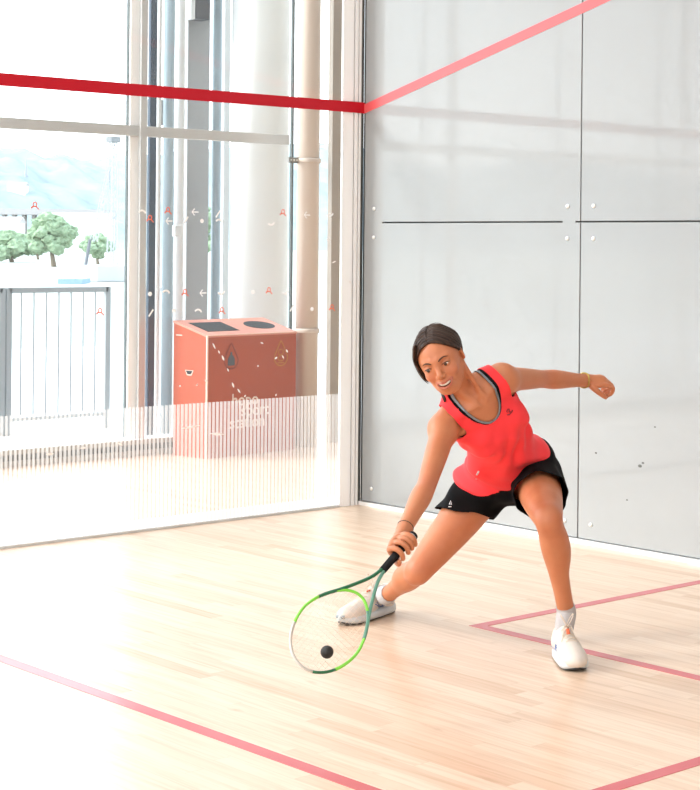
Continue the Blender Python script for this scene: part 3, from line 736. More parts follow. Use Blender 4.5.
# trapezius, collar bones, neck
HX = Matrix.Rotation(math.radians(23), 3, 'Z') @ Matrix.Rotation(math.radians(-12), 3, 'Y') @ Matrix.Rotation(math.radians(10), 3, 'X')
HR = np.array([list(r) for r in HX])
eyemid = B(437.2, 366, 5.86); HO = eyemid-HR@np.array([0, 0, .080])
def hp(x, y, z): return HO+HR@np.array([x, y, z], float)
nb = neck0+CH@np.array([0, -.005, -.03])
body.cone(hp(0, -.05, -.022), nb, .050, .054, .03)
for q, sh in ((-1, shR), (1, shL)):
    body.cone(lerp(hp(0, -.07, -.04), nb, .75), sh+CH@np.array([0, .010, -.02]), .030, .030, .035)
    body.cone(cp(q*.02, .140, .050), cp(q*.12, .140, .02), .006, .007, .018)
    body.cone(hp(q*.055, -.03, -.02), cp(q*.015, .142, .048), .010, .007, .018)
body.ell(cp(0, .148, .056), (.009, .008, .010), CH, .014, True)

# head
def headcore(s):
    s.ell(hp(0, .028, -.012), (.072, .073, .091), HR, .02)
    s.ell(hp(0, -.01, .028), (.061, .082, .060), HR, .03)
    s.ell(hp(0, -.064, .032), (.044, .040, .050), HR, .025)
    s.ell(hp(0, -.097, .062), (.019, .015, .016), HR, .02)
    for q in (-1, 1):
        s.cone(hp(q*.052, -.045, .0), hp(q*.022, -.092, .050), .016, .014, .02)
        s.ell(hp(q*.037, -.030, .063), (.020, .018, .018), HR, .016)
        s.cone(hp(q*.012, .020, .083), hp(q*.042, .021, .068), .009, .008, .012)
headcore(body)
for q in (-1, 1):
    body.ell(hp(q*.032, .000, .092), (.015, .011, .013), HR, .010, True)
    body.ell(hp(q*.0315, -.001, .0735), (.0150, .0125, .0135), HR, .004)
    body.cone(hp(q*.0215, -.0030, .0885), hp(q*.0415, -.0015, .0845), .0025, .0024, .0012, True)
body.chain([hp(0, .012, .082), hp(0, -.010, .0915), hp(0, -.029, .1045)], [.0075, .0085, .0100], .014)
body.ell(hp(0, -.036, .101), (.0095, .007, .009), HR, .008)
for q in (-1, 1):
    body.ell(hp(q*.0125, -.0365, .093), (.0075, .0070, .009), HR, .008)
    body.ell(hp(q*.006, -.0425, .101), (.0028, .0022, .004), HR, .002, True)
# mouth: a broad open smile
body.ell(hp(0, -.066, .068), (.030, .022, .028), HR, .016)
MC = [(-.0275, -.0575, .0835), (-.016, -.0645, .0915), (0, -.0685, .0955), (.016, -.0645, .0915), (.0275, -.0575, .0835)]
UL = [(-.030, -.0555, .0805), (-.016, -.0585, .0915), (-.005, -.0595, .0965), (0, -.0605, .0965), (.005, -.0595, .0965), (.016, -.0585, .0915), (.030, -.0555, .0805)]
LL = [(-.030, -.0560, .0805), (-.017, -.0725, .0905), (0, -.0785, .0945), (.017, -.0725, .0905), (.030, -.0560, .0805)]
body.chain([hp(*q) for q in UL], [.0012, .0024, .0028, .0025, .0028, .0024, .0012], .005)
body.chain([hp(*q) for q in LL], [.0012, .0032, .0038, .0032, .0012], .005)
for i in range(4):
    a, b_ = MC[i], MC[i+1]
    for dz_, r_ in ((.002, .0058), (-.008, .0058), (-.016, .005)):
        body.cone(hp(a[0], a[1], a[2]+dz_), hp(b_[0], b_[1], b_[2]+dz_), r_*(.12 if i == 0 else 1), r_*(.12 if i == 3 else 1), .002, True)
for q in (-1, 1):                                            # smile folds
    body.chain([hp(q*.018, -.040, .0925), hp(q*.033, -.051, .083), hp(q*.038, -.064, .074)], [.0018, .0020, .0008], .010, True)
# ears
for q in (-1, 1):
    ER = np.stack([HR@nrm([q*1, 0, -.35]), HR@np.array([0, 1, -.15]), HR@nrm([q*.35, 0, 1])], 1)
    body.ell(hp(q*.074, -.008, -.012), (.006, .026, .015), ER, .006)
    body.ell(hp(q*.081, -.004, -.008), (.006, .019, .009), ER, .004, True)

# hands -----------------------------------------------------------------
def finger(s, pts, r0, r1, k=.003):
    n = len(pts); s.chain(pts, [r0+(r1-r0)*i/(n-1) for i in range(n)], k)
# left hand (picture right): loose half-closed hand, knuckles up, fingers curling down
hx = nrm(wrL-elL); up_ = nrm(np.array([0, 1, 0])-hx*hx[1]); HLs = np.stack([hx, up_, np.cross(hx, up_)], 1)
HLd = nrm(np.array([.93, -.12, -.34]))
HF = frame(HLd, np.array([.15, .9, .45]))                  # columns: along hand, back of hand, across (towards thumb side = +z to camera)
def hl(a, b, c): return wrL+HF@np.array([a, b, c])
HLs_ = SDF
body.chain([wrL, hl(.03, .0, 0), hl(.06, .004, .0)], [.023, .024, .022], .012)
body.ell(hl(.048, .001, .0), (.040, .0155, .036), HF, .012)
for i, c in enumerate((.028, .010, -.009, -.026)):
    L0 = (.030, .034, .031, .026)[i]
    k0 = hl(.074-.004*abs(i-1), .006, c); a1 = hl(.076+L0*.80, -.004-.002*i, c*.95); a2 = hl(.076+L0*.92, -.028-.002*i, c*.9); a3 = hl(.076+L0*.45, -.043, c*.86)
    finger(body, [hl(.05, .004, c*.9), k0, a1, a2, a3], .0098, .0072, .0035)
finger(body, [hl(.018, -.008, .028), hl(.045, -.020, .045), hl(.068, -.034, .040), hl(.084, -.046, .030)], .0115, .0078, .005)
# right hand around the racket grip
butt = B(413.5, 535, 5.545); tip = B(300, 665, 5.075); RA = nrm(tip-butt)
Rw = nrm(np.array([.76, -.65, .034])-RA*(np.array([.76, -.65, .034])@RA)); Rn = np.cross(RA, Rw)     # width, normal
gc = butt+RA*.060                                       # grip centre inside the hand
toh = wrR-gc; toh = toh-RA*(toh@RA)*1.0; e1 = nrm(toh)          # from the grip towards the palm
e2 = np.cross(RA, e1)
def rh(t, ang, r): return gc+RA*t+(e1*math.cos(ang)+e2*math.sin(ang))*r
palm = rh(.005, 0, .028)
body.chain([wrR, lerp(wrR, palm, .5), palm], [.0235, .024, .024], .014)
PF = np.stack([RA, e1, e2], 1); sg_h = 1 if (e2@np.array([0, 0, 1.])) > 0 else -1
body.ell(rh(.0, .0, .027), (.044, .015, .032), PF, .012); body.ell(rh(.002, sg_h*.55, .026), (.040, .012, .020), PF, .012)
sg = 1 if (e2@np.array([0, 0, 1.])) > 0 else -1            # fingers wrap over the side seen by the camera
for i, t in enumerate((.036, .014, -.008, -.028)):
    R_ = .0255; pts = [rh(t*.9, sg*.35, .030)] + [rh(t+(.010 if i == 0 else 0), sg*a_, R_) for a_ in (.95, 1.6, 2.3, 3.0, 3.7)]
    finger(body, pts, .0098, .0080, .007)
finger(body, [rh(.015, -sg*.5, .030), rh(.042, -sg*1.1, .026), rh(.060, -sg*1.9, .0245), rh(.066, -sg*2.6, .024)], .0118, .0082, .005)

t0_ = __import__('time').time()
HB0, HB1 = HO-np.array([.135, .125, .135]), HO+np.array([.135, .165, .15])
LB0, LB1 = wrL+np.array([-.005, -.09, -.12]), wrL+np.array([.17, .07, .08])
RB0, RB1 = np.minimum(gc, wrR)-.085, np.maximum(gc, wrR)+.075
def inbox(P, a, b, m=0): return ((P > a+m) & (P < b-m)).all(1)
lo_, hi_ = body.auto()
parts_ = []
F_, l_, h_ = body.grid(lo_, hi_, .0042); V_, Q_ = nets(F_, l_, h_); cen = V_[Q_].mean(1)
kill = inbox(cen, HB0, HB1, .004) | inbox(cen, LB0, LB1, .004) | inbox(cen, RB0, RB1, .004)
V_, Q_ = compact(V_, Q_[~kill]); V_ = smooth_mesh(V_, Q_, 6, .5)
wk = np.clip(1.6-np.min([np.linalg.norm(V_-q, axis=1) for q in (kneeL, kneeR, elL, elR)], 0)/.07, 0, 1)[:, None]
for _ in range(5): V_ = V_+(smooth_mesh(V_, Q_, 4, .5)-V_)*wk
parts_.append((V_, Q_)); del F_
for a, b_, hh_ in ((HB0, HB1, .0017), (LB0, LB1, .002), (RB0, RB1, .002)):
    F_, l_, h_ = body.grid(a-.006, b_+.006, hh_); V_, Q_ = nets(F_, l_, h_); cen = V_[Q_].mean(1)
    V_, Q_ = compact(V_, Q_[inbox(cen, a, b_, -.0005)]); V_ = smooth_mesh(V_, Q_, 1, .35); parts_.append((V_, Q_))
V_ = np.concatenate([q[0] for q in parts_]); off = np.cumsum([0]+[len(q[0]) for q in parts_]); Q_ = np.concatenate([q[1]+off[i] for i, q in enumerate(parts_)])
# tone: one skin colour, redder lips, knees and knuckles
colr = np.ones((len(V_), 4)); colr[:, :3] = SKIN
def seg_d(P, a, b): ab = b-a; t = np.clip(((P-a)@ab)/(ab@ab), 0, 1); return np.linalg.norm(P-a-t[:, None]*ab, axis=1)
def blend(mask, c): colr[:, :3] = colr[:, :3]*(1-mask[:, None])+np.array(c)*mask[:, None]
lip = np.min([seg_d(V_, hp(*UL[i]), hp(*UL[i+1])) for i in range(6)]+[seg_d(V_, hp(*LL[i]), hp(*LL[i+1]))-.0012 for i in range(4)], 0)
blend(np.clip((.0052-lip)/.002, 0, 1)*.7, (.42, .10, .07))
inm = np.min([seg_d(V_, hp(MC[i][0]*.86, MC[i][1], MC[i][2]-.012), hp(MC[i+1][0]*.86, MC[i+1][1], MC[i+1][2]-.012)) for i in range(4)], 0)
blend(np.clip((.0085-inm)/.002, 0, 1), (.10, .015, .012))
for q in (-1, 1):
    blend(np.exp(-(np.linalg.norm(V_-hp(q*.04, -.034, .07), axis=1)/.02)**2)*.45, (.55, .15, .09))
for kk in (kneeL, kneeR, elR, elL): blend(np.exp(-(np.linalg.norm(V_-kk, axis=1)/.06)**2)*.35, (.50, .13, .07))
person = mesh_from('person', V_, Q_, skin_m, None, colr)
tag(person, 'woman with dark hair lunging in coral tank top, black shorts and pale trainers', 'person')
print('BODY', len(V_), __import__('time').time()-t0_)
def pchild(name, V, Q, m, parent=None, colors=None):
    """child of the person: the person's mesh lives in court coordinates, so the child's does too"""
    o = mesh_from(name, world(V), Q, m, parent or person, colors); return o
def pbuild(b, name, m, parent=None, smooth=True):
    """MB built in the body frame"""
    b.bm.transform(WM); return b.build(name, m, parent or person, smooth)

# eyes, teeth, brows, lashes
eye_w = mat('eye_white', (.75, .70, .66), .2, spec=.6); iris = mat('iris_dark', (.035, .018, .01), .15, spec=.8)
for q in (-1, 1):
    b = MB(); b.sphere(hp(q*.0315, -.001, .0735), .0128, 20, 14); ey = pbuild(b, 'eye', eye_w)
    b = MB(); b.sphere(hp(q*.0315-.0012, -.0025, .0772), .0098, 14, 10); pbuild(b, 'iris', iris, ey)
hair_dark = mat('brow_hair', (.07, .032, .018), .8)
for q in (-1, 1):
    b = MB(); b.tube(spl([hp(q*.013, .0150, .0925), hp(q*.022, .0200, .0915), hp(q*.034, .0225, .0850), hp(q*.046, .0175, .0745)], 5), [.0018+.0010*math.sin(math.pi*min(1, i/11)) for i in range(16)], 8); pbuild(b, 'eyebrow', hair_dark)
    b = MB(); b.tube([hp(q*.0185, .0000, .0900), hp(q*.025, .0028, .0905), hp(q*.033, .0036, .0890), hp(q*.041, .0022, .0855), hp(q*.0465, .0000, .0805)], [.0009, .0017, .0019, .0017, .0009], 6); pbuild(b, 'eyelash', hair_dark)
b = MB(); teeth_m = mat('teeth', (.82, .76, .68), .25)
tp = [(-.021, -.0605, .0825), (-.012, -.0632, .0885), (0, -.0645, .0915), (.012, -.0632, .0885), (.021, -.0605, .0825)]
b.tube([hp(*q) for q in tp], [(.0018, .0036), (.002, .0048), (.002, .0052), (.002, .0048), (.0018, .0036)], 8, flat=tuple(HR[:, 1])); pbuild(b, 'teeth', teeth_m)

# hair ------------------------------------------------------------------
hair_m, nt, out = newmat('dark_brown_hair')
p = nt.nodes.new('ShaderNodeBsdfPrincipled'); at_ = nt.nodes.new('ShaderNodeAttribute'); at_.attribute_name = 'tone'; nt.links.new(at_.outputs['Color'], p.inputs['Base Color'])
p.inputs['Roughness'].default_value = .5; p.inputs['Specular IOR Level'].default_value = .3
nt.links.new(p.outputs[0], out.inputs[0])
hair = SDF()
EC = np.array([0, .031, -.018]); ER_ = np.array([.0785, .0800, .0980])
hair.ell(hp(*EC), ER_-.001, HR, .01)
hair.ell(hp(0, -.02, -.055), (.060, .060, .055), HR, .04)
random.seed(11)
strands = []
for q in (-1, 1):
    N_ = 44
    for i in range(N_):
        f = (i+random.uniform(-.3, .3))/(N_-1); f = min(1, max(0, f))
        z0 = .077*(1-f)-.085*f
        g_ = 1-f; A_ = [(q*.003, .085*g_+.12*f, .078*g_-.085*f), (q*(.027*g_+.030*f), .078*g_+.092*f, .073*g_-.088*f), (q*(.049*g_+.052*f), .054*g_+.050*f, .058*g_-.090*f), (q*(.068*g_+.060*f), .026*g_+.018*f, .032*g_-.085*f), (q*(.077*g_+.045*f), -.008*g_-.022*f, -.008*g_-.095*f)]
        pr2 = []
        for c in A_:
            d_ = (np.array(c)-EC)/ER_; pr2.append(EC+(np.array(c)-EC)/np.linalg.norm(d_)*(1+.022*random.uniform(-1, 1)+(.05 if .01 < abs(c[0]) < .070 else .015)*(1-f)))
        pr2.append(np.array([q*.014, -.062, -.078]))
        strands.append([hp(*c) for c in spl(pr2, 3)])
for pts in strands: hair.chain(pts, [.0029]*len(pts), .0012, False, 1)
# keep the face clear
hair.ell(hp(0, -.026, .085), (.0550, .066, .058), HR, .005, True)
hair.ell(hp(.002, .030, .090), (.037, .046, .034), HR, .010, True)
hair.ell(hp(.003, .055, .092), (.022, .036, .030), HR, .012, True)
hair.cone(hp(0, -.06, .02), hp(0, -.10, .04), .055, .055, .008, True)
for q in (-1, 1): hair.ell(hp(q*.085, -.012, -.006), (.02, .024, .014), HR, .006, True)
hair.chain([hp(.002, .090, .075), hp(.002, .103, .050), hp(.002, .113, .010)], [.003, .0024, .002], .003, True)
# tail hanging under the head and a loose lock on her right cheek
tl = [hp(-.010, -.045, -.085), hp(-.030, -.090, -.080), hp(-.052, -.125, -.055), hp(-.060, -.150, -.030)]
hair.chain(tl, [.022, .019, .014, .004], .012)
for dx, dz in ((0, 0), (-.003, .008), (.004, -.005), (-.001, -.011), (.006, .004), (.002, .013), (.003, -.016)):
    hair.chain([hp(-.050+dx*.5, .085, .045+dz), hp(-.070+dx*.4, .045, .044+dz), hp(-.0745+dx, .005, .034+dz), hp(-.074+dx, -.030, .026+dz), hp(-.066+dx, -.058+dx, .018+dz)], [.0045, .0045, .004, .003, .0008], .003)
F_, l_, h_ = hair.grid(HO-np.array([.15, .19, .16]), HO+np.array([.15, .17, .15]), .0018)
V_, Q_ = nets(F_, l_, h_)
lc = (V_-HO)@HR; an = np.arctan2(lc[:, 1]-.0, np.abs(lc[:, 0])+.01); ph = lc[:, 2]*430+an*3.0+lc[:, 0]*40
tn = .5+.28*np.sin(ph)+.22*np.sin(ph*2.3+1.7+3*np.sin(lc[:, 1]*30)); tn = np.clip(tn, 0, 1)[:, None]
hc_ = np.ones((len(V_), 4)); hc_[:, :3] = np.array([.006, .003, .002])*(1-tn)+np.array([.060, .027, .015])*tn
V_ = smooth_mesh(V_, Q_, 1, .15); hair_o = pchild('hair', V_, Q_, hair_m, None, hc_)
b = MB()
for j in range(26):                                         # fine loose strands on top
    pts = strands[random.randrange(len(strands))]; jit = HR@np.array([random.uniform(-.002, .002), random.uniform(0, .004), random.uniform(-.002, .002)])
    c0 = hp(0, .035, -.018); pp = [P0+(P0-c0)*.018+jit*(1+.5*math.sin(i)) for i, P0 in enumerate(pts[:10])]
    b.tube(pp, [.0006]*len(pp), 4)
pbuild(b, 'loose_strands', hair_dark, hair_o)
# ================================================================ CLOTHES
def cloth(name, s, lo, hi, h, clips, m, fold=None, thick=.0025, parent=None, sm=2, off=0, extra=None):
    F, l, hh = s.grid(lo, hi, h); F -= off
    if extra is not None:
        G = extra.grid(lo, hi, h)[0]; k = .03; q_ = np.maximum(k-np.abs(F-G), 0)/k; F = np.minimum(F, G)-q_*q_*k*.25
    if fold is not None:
        n = F.shape; ax = [l[i]+hh*np.arange(n[i]) for i in range(3)]; m_ = np.abs(F) < .03; idx = np.argwhere(m_); P = idx*hh+l
        F[m_] += fold(P).astype(np.float32)
    V, Q = nets(F, l, hh); V = smooth_mesh(V, Q, sm, .5)
    for g in clips: V, Q = clip(V, Q, g)
    o = pchild(name, V, Q, m, parent)
    so_ = o.modifiers.new('thickness', 'SOLIDIFY'); so_.thickness = thick; so_.offset = -1
    return o, V, Q
coral, nt, out = newmat('coral_fabric')
p = nt.nodes.new('ShaderNodeBsdfPrincipled'); p.inputs['Base Color'].default_value = (.90, .042, .050, 1); p.inputs['Roughness'].default_value = .7; p.inputs['Specular IOR Level'].default_value = .3; p.inputs['Sheen Weight'].default_value = .05
nt.links.new(p.outputs[0], out.inputs[0])
black = mat('black_fabric', (.004, .004, .0045), .9, spec=.15); grey_trim = mat('grey_trim', (.20, .22, .24), .6); black_bra = mat('black_bra_fabric', (.006, .007, .009), .8, spec=.2)
def chl(P): return (P-chest)@CH            # chest-local (left, up, forward)
def pel(P): return (P-pelv)@PE
def fold_shirt(P):
    q = chl(P); d = P-belly
    u_ = q[:, 0]; v_ = q[:, 1]
    f = .0035*np.sin(u_*70+v_*28+2*np.sin(v_*22))*np.clip((.02-v_)/.08, 0, 1)
    f += .0030*np.sin((u_*.5-v_)*95+1.5*np.sin(u_*30))*np.exp(-((u_+.10)/.06)**2)*np.exp(-((v_+.03)/.10)**2)
    f += .0040*np.sin((u_*.8+v_)*48+.8)*np.clip((-.10-v_)/.08, 0, 1)
    f += .0035*np.sin((u_*1.2-v_*.9)*60+2*np.sin(u_*18))*np.exp(-((v_+.10)/.09)**2)
    return f*1.35
core = SDF(); torso(core)
for q, sh in ((-1, shR), (1, shL)):
    core.ell(sh+CH@np.array([q*.004, -.004, 0]), (.047, .050, .049), CH, .03)
    core.cone(lerp(hp(0, -.07, -.04), nb, .75), sh+CH@np.array([0, .010, -.02]), .030, .030, .035)
    core.cone(cp(q*.02, .140, .050), cp(q*.12, .140, .02), .006, .007, .018)
core.cone(lerp(hp(0, -.05, -.022), nb, .3), nb, .050, .054, .03)
score = SDF(); torso(score); leg(score, hipL, kneeL, ankL, 1, 0, 1); leg(score, hipR, kneeR, ankR, -1, 0, 1)
drape = SDF()
drape.ell(cp(0, -.05, .040), (.105, .095, .070), CH, .03)
drape.ell(pelv+PE@np.array([-.022, .045, .0]), (.182, .080, .112), PE, .05)
drape.ell(belly+AB@np.array([.0, -.01, .02]), (.125, .11, .088), AB, .05)
slo, shi = drape.auto(.16)
def g_neck(P):
    q = chl(P); r = np.sqrt((q[:, 0]/.080)**2+((q[:, 1]-.175)/(np.where(q[:, 2] > -.01, .118, .085)))**2)
    return (r-1)*.075
def g_arm(sgn, lim=.100):
    def g(P):
        q = chl(P); am = lim+.010*np.clip((q[:, 1]-.08)/.06, 0, 1)+.30*np.clip((.065-q[:, 1])/.13, 0, 1)**1.3
        return am-q[:, 0]*sgn
    return g
def g_hem(P):
    q = pel(P); x_ = np.clip(q[:, 0], -.2, .2); return q[:, 1]-.030-.045*np.clip(-x_/.17, 0, 1)**1.2+.003*np.sin(q[:, 0]*40+1)
o_shirt, sV, sQ = cloth('tank_top', core, slo, shi, .004, [g_neck, g_arm(-1), g_arm(1), g_hem], coral, fold_shirt, off=.009, extra=drape, thick=.003)
# sports bra showing in the neckline
def g_bneck(k=0):
    def g(P):
        q = chl(P); r = np.sqrt((q[:, 0]/(.066-k))**2+((q[:, 1]-.175)/(np.where(q[:, 2] > -.01, .116-k, .085)))**2); return (r-1)*.06
    return g
def g_blow(P): return chl(P)[:, 1]-.045
o_bra, _, _ = cloth('sports_bra', core, slo, shi, .004, [g_bneck(), g_arm(-1, .096), g_arm(1, .096), g_blow], black_bra, off=.0035, thick=.002)
gi, go = g_bneck(.003), g_bneck(-.004)
o_trim, _, _ = cloth('neckline_binding', core, slo, shi, .0036, [gi, lambda P: -go(P), g_arm(-1, .096), g_arm(1, .096)], grey_trim, parent=o_bra, off=.0055, thick=.002)

# shorts: follow pelvis and thighs, flaring at the hems
flare = SDF(); flare.ell(pelv+PE@np.array([0, -.005, 0]), (.172, .100, .115), PE, .03)
cut = []
for hip, knee, tt, f0, f1 in ((hipL, kneeL, .40, .094, .098), (hipR, kneeR, .43, .092, .093)):
    ax_ = nrm(knee-hip); e_ = hip+(knee-hip)*(tt+.12)
    flare.cone(hip, e_, f0, f1, .02)
    cut.append((hip, ax_, tt*np.linalg.norm(knee-hip)))
cutn = [nrm(cut[0][1]+np.array([0, -.30, 0])), nrm(np.array([-.20, -1, .25]))]; cutp = [hipL+cut[0][1]*.165, B(468, 514, 6.36)]
def g_leg(i):
    def g(P):
        hip, ax_, l_ = cut[i]; oh, oax, ol = cut[1-i]
        t = (P-hip)@ax_; d = (cutp[i]-P)@cutn[i]+.004*np.sin(P[:, 0]*50+P[:, 1]*40)
        dl = np.linalg.norm(P-hip-np.clip(t, 0, 1)[:, None]*ax_, axis=1); to = (P-oh)@oax; do = np.linalg.norm(P-oh-np.clip(to, 0, 1)[:, None]*oax, axis=1)
        return np.where(dl < do+.01, d, np.maximum(d, .02))
    return g
wn_ = nrm(belly-pelv)
def g_waist(P):
    pl = np.linalg.norm(belly-pelv)*.62-(P-pelv)@wn_
    dd = np.min([seg_d(P, hip+ax_*.03, hip+ax_*.35) for hip, ax_, l_ in cut], 0)
    return np.maximum(pl, .122-dd)
def fold_sh(P): return .0025*np.sin((P@np.array([60., 35, 20])))+.0025*np.sin(P@np.array([-30., 80, 40]))
a_, b_ = flare.auto(.09)
o_sh, hV, hQ = cloth('shorts', score, a_, b_, .004, [g_leg(0), g_leg(1), g_waist], black, fold_sh, off=.006, extra=flare, thick=.003)

# wristband
wb_m = mat('gold_bracelet', (.45, .33, .08), .35, .6)
fa = nrm(wrL-elL); fr_ = frame(fa, [0, 1, 0])
b = MB(); cc = wrL-fa*.012
ring = [cc+fr_@np.array([.003*math.sin(3*t), math.cos(t)*.0275, math.sin(t)*.0275]) for t in [i*math.pi*2/28 for i in range(28)]]
b.tube(ring, .0027, 8, closed=True); pbuild(b, 'bracelet', wb_m)
b = MB(); cc = wrR-nrm(wrR-elR)*.015; fr_ = frame(nrm(wrR-elR), [1, 0, 0])
b.tube([cc+fr_@np.array([0, math.cos(t)*.0262, math.sin(t)*.0262]) for t in [i*math.pi*2/28 for i in range(28)]], .0016, 6, closed=True); pbuild(b, 'thin_bracelet', mat('dark_cord', (.08, .05, .03), .7))

# socks and shoes ---------------------------------------------------------
sock_m = mat('grey_sock', (.46, .44, .44), .9, bump=.6, bscale=120)
up_m = mat('cream_mesh_upper', (.66, .60, .54), .8, bump=.5, bscale=260, var=.06, vscale=60); sole_m = mat('pale_sole', (.60, .64, .66), .5); under_m = mat('dark_outsole', (.06, .065, .07), .7)
lace_m = mat('cream_lace', (.68, .58, .48), .8); blue_m = mat('blue_stripe', (.10, .18, .42), .5); or_m = mat('orange_tab', (.80, .16, .07), .6); gel_m = mat('grey_gel', (.28, .31, .32), .4)
FLOORB = lambda P: (P@TOW[:3, :3].T+CAM)[:, 2]
def foot(heel, toe, ank, side, roll_=0, tag_=''):
    """heel and toe: points on the sole line (body frame). shoe frame: x forward, y left-right, z up"""
    fx = nrm(toe-heel); upw = np.array([0, 1, 0.]); fz = nrm(upw-fx*(upw@fx)); fy = np.cross(fz, fx)
    if roll_: c_, s_ = math.cos(roll_), math.sin(roll_); fz, fy = c_*fz+s_*fy, c_*fy-s_*fz
    A = np.stack([fx, fy, fz], 1); L = np.linalg.norm(toe-heel)
    def P(x, y, z): return heel+A@np.array([x*L, y, z])
    u = SDF()
    u.ell(P(.80, 0, .032), (.062, .043, .032), A, .02); u.ell(P(.58, 0, .040), (.07, .041, .040), A, .03)
    u.ell(P(.16, 0, .046), (.038, .033, .045), A, .02); u.cone(P(.18, 0, .06), P(.50, 0, .062), .033, .030, .03); u.cone(P(.13, 0, .085), P(.30, 0, .088), .027, .027, .02)
    u.ell(P(.36, 0, .098), (.020, .020, .022), A, .012)
    u.cone(P(.20, 0, .125), P(.21, 0, .09), .022, .024, .006, True)
    F, l, h = u.grid(*u.auto(.02), .0028); V, Q = nets(F, l, h); V = smooth_mesh(V, Q, 1, .4)
    V, Q = clip(V, Q, lambda X: (X-heel)@A[:, 2]-.014)
    up = pchild('shoe', V, Q, up_m)
    so = SDF()
    def outl(x): return .030+.018*math.sin(min(1, max(0, x))*math.pi*.55)*1.0 if x < .72 else .030+.0175*math.cos((x-.72)/.30*math.pi/2)-.028*max(0, (x-.86)/.14)**2
    b = MB(); N = 22; rings = []
    for lev, (zz, ex) in enumerate(((.002, -.002), (.008, .003), (.020, .003), (.027, -.001))):
        ring = []
        for i in range(N+1):
            x = .0+1.0*i/N; ring.append((x, +1))
        pts = []
        for i in range(N): x = .5-.5*math.cos(math.pi*i/N); pts.append((x, 1))
        for i in range(N): x = .5+.5*math.cos(math.pi*i/N); pts.append((x, -1))
        vs = []
        for (x, sg_) in pts:
            w_ = (outl(x)+ex)*math.sqrt(max(0, 1-abs(2*x-1)**7)); zz2 = zz+(.012*max(0, (x-.8)/.2)**2)+.006*(1-min(1, x/.3))*(lev > 1)
            vs.append(b.bm.verts.new(P(x*(1+ex/L*2)-ex/L, sg_*w_, zz2)))
        rings.append(vs)
    for a, c in zip(rings, rings[1:]):
        n = len(a)
        for i in range(n):
            try: b.bm.faces.new((a[i], a[(i+1) % n], c[(i+1) % n], c[i]))
            except ValueError: pass
    b.bm.faces.new(rings[0][::-1]); b.bm.faces.new(rings[-1])
    pbuild(b, 'sole', sole_m, up)
    b = MB(); vs0 = []; vs1 = []
    for (x, sg_) in [(.5-.5*math.cos(math.pi*i/N), 1) for i in range(N)]+[(.5+.5*math.cos(math.pi*i/N), -1) for i in range(N)]:
        w_ = (outl(x)-.003)*math.sqrt(max(0, 1-abs(2*x-1)**7)); dz = .012*max(0, (x-.8)/.2)**2
        vs0.append(b.bm.verts.new(P(x, sg_*w_, dz-.001))); vs1.append(b.bm.verts.new(P(x, sg_*w_, .0035+dz)))
    n = len(vs0)
    for i in range(n): b.bm.faces.new((vs0[i], vs0[(i+1) % n], vs1[(i+1) % n], vs1[i]))
    b.bm.faces.new(vs0[::-1]); b.bm.faces.new(vs1); pbuild(b, 'outsole', under_m, up)
    def surf(x, y, e=.0015):
        zs = np.linspace(.13, .02, 90); PP = np.array([P(x, y, z) for z in zs]); d = u.at(PP); k_ = np.argmax(d < 0); return P(x, y, zs[k_]+e)
    def sid(x, z, sg_, e=.001):
        ys = np.linspace(.06, .0, 80); PP = np.array([P(x, sg_*y, z) for y in ys]); d = u.at(PP); k_ = np.argmax(d < 0) if (d < 0).any() else 60; return P(x, sg_*(ys[k_]+e), z)
    b = MB()
    for i, x in enumerate((.64, .575, .51, .45, .40)):
        b.tube([surf(x, y_) for y_ in np.linspace(-.019, .019, 7)], [(.0026, .0016)]*7, 6)
        if i < 4: b.tube([surf(x-.065*t, -.019+.038*t, .003) for t in np.linspace(0, 1, 7)], [(.0022, .0014)]*7, 6)
    k0 = surf(.40, 0, .003)
    for sg_ in (-1, 1):
        lp = [k0+A@np.array([.01*math.sin(t)*1.2, sg_*.014*(1-math.cos(t))*.8, .026*math.sin(t/2)**2*1.6]) for t in np.linspace(0, 2*math.pi, 14)]
        b.tube(lp, .0016, 6); b.tube([k0, k0+A@np.array([.012, sg_*.012, .004]), surf(.52, sg_*.022, .003), surf(.58, sg_*.03, .002)], .0015, 6)
    pbuild(b, 'laces', lace_m, up)
    b = MB(); b.tube([surf(.50, 0, .0035), surf(.43, 0, .0035)], [(.006, .001)]*2, 6); pbuild(b, 'tongue_tab', or_m, up)
    for sg_ in (-1, 1):
        b = MB()
        b.tube([sid(x_, z_, sg_) for x_, z_ in ((.50, .055), (.42, .042), (.30, .034), (.16, .040))], [(.003, .0009)]*4, 6)
        b.tube([sid(x_, z_, sg_) for x_, z_ in ((.40, .060), (.33, .046), (.28, .030))], [(.0026, .0009)]*3, 6); b.tube([sid(x_, z_, sg_) for x_, z_ in ((.46, .060), (.40, .044), (.36, .030))], [(.0026, .0009)]*3, 6)
        pbuild(b, 'side_stripe', blue_m, up)
        b = MB(); b.tube([sid(x_, .024, sg_, .002) for x_ in (.11, .17, .25)], [(.0055, .0015)]*3, 6); pbuild(b, 'heel_insert', or_m if side < 0 else gel_m, up)
    b = MB(); b.tube([P(.975-8*y_*y_/L*.3-18*y_*y_, y_, .030) for y_ in np.linspace(-.018, .018, 5)], [.0075]*5, 8); pbuild(b, 'toe_cap', gel_m, up)
    # sock
    s = SDF(); top = lerp(ank, kneeL if side > 0 else kneeR, .13 if side < 0 else .09)
    s.chain([P(.20, 0, .07), lerp(P(.20, 0, .085), ank, .6), ank, top], [.030, .034, .034, .0325], .012)
    F, l, h = s.grid(*s.auto(.02), .003); V, Q = nets(F, l, h); V = smooth_mesh(V, Q, 1, .4); dr = nrm(top-ank)
    V, Q = clip(V, Q, lambda X: ((top-dr*.005)-X)@dr)
    o = pchild('sock', V, Q, sock_m); md = o.modifiers.new('thickness', 'SOLIDIFY'); md.thickness = .002
